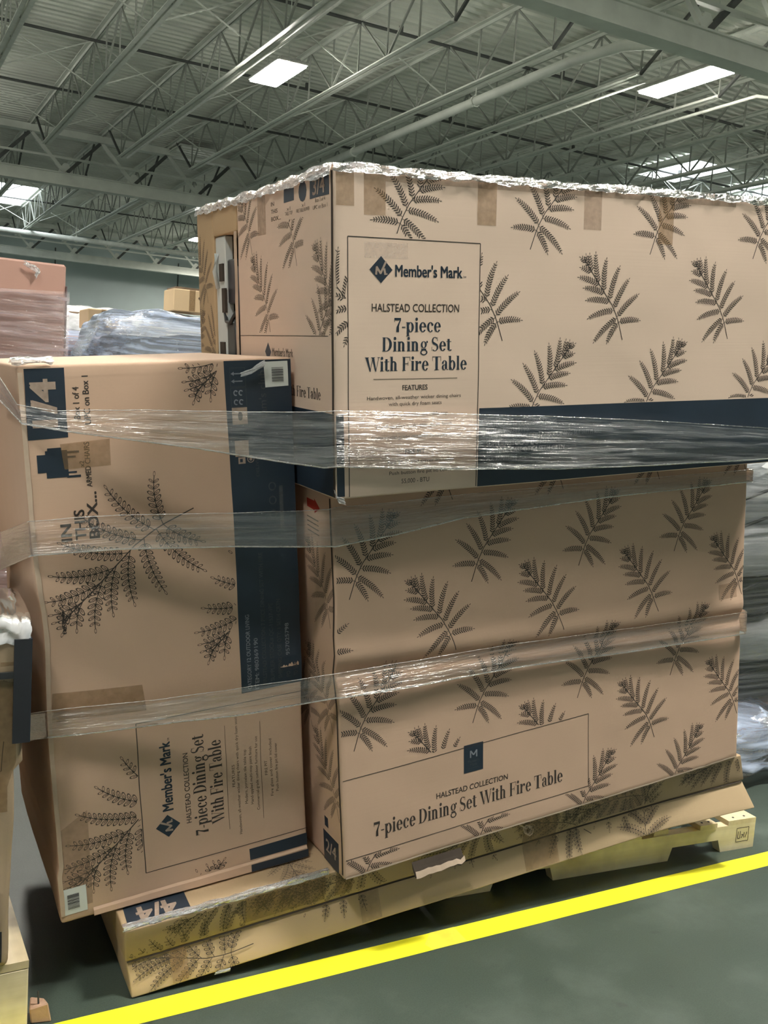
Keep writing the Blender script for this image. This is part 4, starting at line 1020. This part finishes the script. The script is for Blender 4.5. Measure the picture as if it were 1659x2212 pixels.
def pallet(mat4, L, Dp, label, hs=.092, notch=True, boards=None):
    r = empty('wooden_pallet', mat=mat4); tag(r, label, 'pallet')
    def stringer(y):
        b = MB(); top = hs; nh = .045
        if notch:
            xs = [0, .15, .165, .365, .38, L - .38, L - .365, L - .165, L - .15, L]
            zb = [0, 0, nh, nh, 0, 0, nh, nh, 0, 0]
        else: xs = [0, L]; zb = [0, 0]
        for yy in (y, y + .036):
            for x, z in zip(xs, zb): b.v += [(x, yy, z), (x, yy, top)]
        k = len(xs); 
        for i in range(k - 1):
            b.f.append((2 * i, 2 * i + 2, 2 * i + 3, 2 * i + 1)); o = 2 * k
            b.f.append((o + 2 * i, o + 2 * i + 1, o + 2 * i + 3, o + 2 * i + 2))
            b.f.append((2 * i + 1, 2 * i + 3, o + 2 * i + 3, o + 2 * i + 1)); b.f.append((2 * i, o + 2 * i, o + 2 * i + 2, 2 * i + 2))
        b.f.append((0, 1, 2 * k + 1, 2 * k)); b.f.append((2 * k - 2, 4 * k - 2, 4 * k - 1, 2 * k - 1))
        return b.build('stringer', 'wood', r)
    for y in (0, Dp / 2 - .02, Dp - .036): stringer(y)
    for x0, w_, dy in boards or ((0, .14, 0), (.20, .09, 0), (.345, .09, 0), (.49, .09, 0), (.63, .09, 0), (.775, .062, .006), (.965, .075, -.004), (L - .125, .125, 0)):
        b = MB(); n = 10
        for i in range(n + 1):
            y = dy + (Dp - dy) * i / n; j = .0015 * noise.noise(Vector((x0 * 9, y * 5, 0)))
            b.v += [(x0 + j, y, hs), (x0 + w_ + j, y, hs), (x0 + w_ + j, y, hs + .017), (x0 + j, y, hs + .017)]
        for i in range(n):
            for k in range(4): b.f.append((4 * i + k, 4 * i + 4 + k, 4 * i + 4 + (k + 1) % 4, 4 * i + (k + 1) % 4))
        b.f += [(0, 1, 2, 3), tuple(4 * n + k for k in (3, 2, 1, 0))]
        o = b.build('deck_board', 'wood_y', r)
        nb = MB()
        for sx in (.3, .7): nb.tube([(x0 + w_ * sx, dy + .02, hs + .0165), (x0 + w_ * sx, dy + .02, hs + .0185)], .004, 8)
        nb.build('nail_heads', 'bar', o)['kind'] = 'stuff'
    return r
a = math.atan2(2.217 - 2.315, 2.806 - 1.589)
PM = Matrix.Translation((1.589, 2.312, 0)) @ Matrix.Rotation(a, 4, 'Z')
P1 = pallet(PM, 1.219, 1.0, 'pale pine pallet under the leaning carton stack, notched along its front')
st = [line2((1.135, .028), (1.19, .028), .0022), line2((1.19, .028), (1.19, .078), .0022), line2((1.19, .078), (1.135, .078), .0022), line2((1.135, .078), (1.135, .028), .0022),
      line2((1.142, .040), (1.142, .066), .003), line2((1.142, .040), (1.152, .040), .003), line2((1.152, .040), (1.152, .066), .003), line2((1.158, .052), (1.166, .052), .003), line2((1.158, .040), (1.166, .052), .003), line2((1.17, .040), (1.17, .060), .003), line2((1.176, .040), (1.182, .060), .003)]
b = MB()
for vs, fs in st: b.add([(x, -.0008, z) for x, z in vs], fs)
b.build('heat_stamp', 'ink', P1)

# ================================================================== neighbouring stock
# worn carton stack at the left edge of the view
def left_pile():
    p = empty('wooden_pallet', (-.62, 2.17, 0)); tag(p, 'pale wooden pallet at the lower left corner under the shabby carton', 'pallet')
    MB().box(0, 0, 0, .985, .09, .150).build('stringer', 'wood', p, bevel=.004)
    MB().box(0, 2.0, 0, .985, 2.09, .150).build('stringer', 'wood', p, bevel=.004)
    for k in range(7): MB().box(.0 + k * .145, 0, .150, .115 + k * .145, 2.2, .168).build('deck_board', 'wood_y', p)
    c = MB(); pts = []
    sp = empty('wood_splinter', (.375, 2.185, 0)); tag(sp, 'worn pinkish wood scrap on the floor at the lower left corner', 'wood scrap')
    b = MB().add([(0, 0, 0), (.045, -.01, 0), (.04, .03, 0), (.005, .045, 0), (-.005, 0, .038), (.036, -.008, .048), (.034, .026, .040), (.004, .038, .046)], [(0, 3, 2, 1), (4, 5, 6, 7), (0, 1, 5, 4), (1, 2, 6, 5), (2, 3, 7, 6), (3, 0, 4, 7)])
    b.build('scrap_block', 'wood_worn', sp, bevel=.003)
    MB().tube([(.018, .008, .03), (.015, .006, .075)], .0022, 6).build('bent_nail', 'bar', sp)
    R = [[1, 0, 0], [0, 1, 0], [0, 0, 1]]
    def fn(P, t):
        return (.014 * noise.noise(Vector((P[2] * 4, 1, 1))) * (t[0] > .9) - .02 * (t[0] > .95) * (P[2] < .45) , .01 * noise.noise(Vector((P[0] * 3, P[2] * 5, 7))), .01 * noise.noise(Vector((P[0] * 9, 1, 7))) * (t[2] > .98))
    q = Carton('cardboard_box', R, (-.66, 2.16, .170), (1.00, 2.2, .76), 'shabby worn carton at the left edge bound with a black strap', seed=33, amp=.006, r=.012, mat='card_grimy', fn=fn)  # unseen depth stretched to keep light off the floor gap
    q.body()
    q.decal('panel_border', longline((.93, .20), (.96, .52), .002) , 'ink')
    q.rect('red_print', .945, .09, .965, .20, 'red_ink', n=3); q.rect('worn_print', .90, .012, .985, .085, 'black_print', n=4)
    q.rect('dark_print', .95, .36, .985, .70, 'tape', n=6)
    for z in (.665,):
        MB().box(-.005, -.014, z, 1.012, -.008, z + .014).build('black_strap', 'black_metal', q.root)
    MB().box(1.006, -.012, .52, 1.012, .05, .75).build('corner_guard', 'navy', q.root)['label'] = 'dark blue corner guard'
    MB().box(.975, -.0145, .52, 1.010, -.010, .75).build('corner_guard', 'black_print', q.root)
    crumple([(-.66, 2.15, .935), (0, 2.15, .935), (.30, 2.15, .94), (.352, 2.16, .93)], edge_prof(.05, .4, .03), 'stretch_film', 'pale crumpled film capping the shabby carton at the left edge', 41, .010, 'film_white', smooth=True)
left_pile()
def shell(name, mat, size, parent, amp, seed, e=.35, n=40, uvs=(1, 1), squash_top=0.0, freq=6):
    """a lumpy wrapped body: superellipsoid with folds"""
    b = MB(); b.uv = []
    sp = lambda c_, p_: math.copysign(abs(c_) ** p_, c_)
    for i in range(n + 1):
        ph = -PI / 2 + PI * i / n
        for j in range(n * 2):
            th = 2 * PI * j / (n * 2)
            P = Vector((sp(math.cos(ph), e) * sp(math.cos(th), e), sp(math.cos(ph), e) * sp(math.sin(th), e), sp(math.sin(ph), e)))
            P = Vector((P.x * size[0] / 2, P.y * size[1] / 2, P.z * size[2] / 2))
            nv = noise.noise_vector(Vector((P.x * freq * .5, P.y * freq * .5, P.z * freq + seed))) * amp + noise.noise_vector(Vector((P.x * freq * 2.5, P.y * freq * 2.5, P.z * freq * 3 + seed))) * amp * .35
            P += nv; P.z = max(P.z, -size[2] / 2)
            b.v.append((P.x, P.y, P.z + size[2] / 2)); b.uv.append((j / (2 * n) * (size[0] + size[1]) * 2, P.z))
    m_ = 2 * n
    for i in range(n):
        for j in range(m_): b.f.append((i * m_ + j, i * m_ + (j + 1) % m_, (i + 1) * m_ + (j + 1) % m_, (i + 1) * m_ + j))
    return b.build(name, mat, parent, smooth=True)
# pink-brown wrapped stack behind the tall carton
k = empty('wrapped_stack', (-.05, 6.4, 0)); tag(k, 'pinkish-brown carton stack wrapped in film at the left edge behind the tall carton', 'pallet load')
for z0, z1 in ((.14, .80), (.81, 1.47), (1.48, 2.12)):
    MB().box(-1.15, -.5, z0, 1.15, .5, z1).build('carton', 'card_pink', k, bevel=.012)
MB().box(-1.15, -.5, 0, 1.15, .5, .135).build('pallet_base', 'wood', k)
b = MB(); b.uv = []; n = 90; m_ = 60
for i in range(n + 1):
    for j in range(m_ + 1):
        x = -1.17 + 2.34 * i / n; z = .1 + 1.86 * j / m_; rz = noise.noise(Vector((x * 2, z * 16, 3))) * .008 + noise.noise(Vector((x * 8, z * 40, 3))) * .003
        b.v.append((x, -.515 - abs(rz), z + (.03 * noise.noise(Vector((x * 2, 5, 5))) if j == m_ else 0))); b.uv.append((x, z))
for i in range(n):
    for j in range(m_): b.f.append((i * (m_ + 1) + j, (i + 1) * (m_ + 1) + j, (i + 1) * (m_ + 1) + j + 1, i * (m_ + 1) + j + 1))
b.build('film_sheet', 'film_shell', k, smooth=True)
MB().box(1.152, -.51, .1, 1.158, .5, 2.0).build('side_film', 'film_shell', k)
crumple([(.87, 5.87, 2.10), (.95, 5.87, 2.06), (.93, 5.87, 2.03)], lambda s_, d: Vector((0, -.01, .015 - s_ * .03)), 'film_tuft', None, 51, .012, parent=None).parent = k
for ch in k.children:
    if ch.name.startswith('film_tuft'): ch.matrix_parent_inverse = k.matrix_world.inverted() if False else Matrix.Translation((.05, -6.4, 0))
# dark bundle in bluish film
k = empty('wrapped_bundle', (2.72, 8.4, 0)); tag(k, 'dark bundle under shiny bluish film behind the tall carton', 'pallet load')
for i, (x0, x1, z1) in enumerate(((-.80, -.30, 1.86), (-.29, .35, 1.90), (.36, 1.1, 1.88))):
    MB().box(x0, -.34, .12, x1, .34, z1).build('dark_carton', 'navy' if i != 1 else 'black_print', k, bevel=.02)
shell('bundle_film', 'film_blue', (2.05, .95, 2.08), k, .06, 3, e=.32, n=56)
MB().box(-.9, -.38, 0, 1.1, .38, .118).build('pallet_base', 'wood', k)
# small cartons and glossy stock between the pink stack and the bundle
def small_box(x, y, z, sx, sy, sz, label, mat='card_old', mark=None):
    r = empty('cardboard_box', (x, y, z)); tag(r, label, 'box')
    MB().box(0, 0, 0, sx, sy, sz).build('carton_body', mat, r, bevel=.008)
    MB().box(sx * .42, -.002, sz * .05, sx * .58, .0, sz).build('tape_strip', 'tape', r)
    if mark:
        o = MB()
        vs, fs = fit_text(mark, sx * .66, sx * .9, sz * .45, sz * .3, .03); o.add([(a, -.003, b_) for a, b_ in vs], fs); o.build('printed_mark', 'ink', r)
    return r
k = empty('wrapped_stack', (1.98, 9.6, 0)); tag(k, 'low stack of film-wrapped stock between the pink stack and the bluish bundle', 'pallet load')
MB().box(-.45, -.4, .1, .35, .4, 1.0).build('carton', 'card_dark', k, bevel=.01); MB().box(-.45, -.4, 1.01, .35, .4, 1.86).build('carton', 'card_pink', k, bevel=.01)
MB().box(-.5, -.45, 0, .4, .45, .098).build('pallet_base', 'wood', k)
shell('bundle_film', 'film_blue', (.95, .95, 1.92), k, .03, 8, e=.25, n=40)
small_box(1.93, 9.25, 1.955, .28, .4, .17, 'small tan carton lying on the low film-wrapped stack', 'card_yellow')
k = empty('wrapped_stack', (3.0, 11.6, 0)); tag(k, 'distant film-topped stock behind the bluish bundle carrying a tan carton', 'pallet load')
MB().box(-1.0, -.5, .1, 1.4, .5, 2.20).build('carton', 'card_dark', k, bevel=.01)
MB().box(-1.0, -.5, 0, 1.4, .5, .098).build('pallet_base', 'wood', k)
shell('bundle_film', 'film_white', (2.6, 1.2, 2.27), k, .07, 12, e=.3, n=44)
rb = small_box(3.27, 11.15, 2.325, .44, .4, .25, 'tan carton standing on the distant stock left of the stack', 'card_yellow', '9')
MB().box(.03, .02, .25, .43, .38, .275).build('dark_lid', 'card_dark', rb)

# film-covered goods beyond the right side of the stack
k = empty('wrapped_goods', (3.55, 3.35, 0)); tag(k, 'white and black goods bulging under milky film at the right edge', 'pallet load')
MB().box(-.42, -.42, 0, .5, .45, .10).build('pallet_base', 'wood', k)
MB().box(-.44, -.46, .101, .5, .45, .16).build('flat_carton', 'card_pink', k, bevel=.005); MB().box(-.43, -.44, .165, .5, .45, .225).build('flat_carton', 'card_pink', k, bevel=.005)
def lump(x, y, z, s, mat, seed, name, e=.5, amp=.03, fr=9):
    o = shell(name, mat, s, k, amp, seed, e=e, n=28, freq=fr); o.location = (x, y, z); return o
lump(.0, .0, .225, (.90, .88, .20), 'black_print', 2, 'black_cushion')
lump(.0, .0, .41, (1.02, 1.0, .22), 'white_plastic', 3, 'white_bag')
lump(.0, .0, .62, (.86, .86, .22), 'black_metal', 4, 'black_cushion', amp=.05)
lump(.02, .0, .80, (1.0, .98, .26), 'white_plastic', 5, 'white_bag')
lump(.0, .0, 1.02, (.98, .96, .42), 'white_plastic', 6, 'white_bag')
for i, (z0, z1) in enumerate(((.66, .80), (.98, 1.08), (.33, .40), (1.10, 1.20))):
    MB().tube([(-.47 + .02 * i, -.30, z0), (-.30, -.47, (z0 + z1) / 2 - .02), (-.1, -.50, z1), (.3, -.49, z1 + .03)], .007, 6).build('black_cord', 'black_metal', k, smooth=True)
lump(.0, .0, .0, (1.06, 1.06, 1.42), 'film', 7, 'outer_film', e=.3, amp=.05)
lump(-.22, -.38, 0, (.75, .75, .26), 'film_blue', 9, 'film_skirt', e=.6, amp=.04, fr=14)
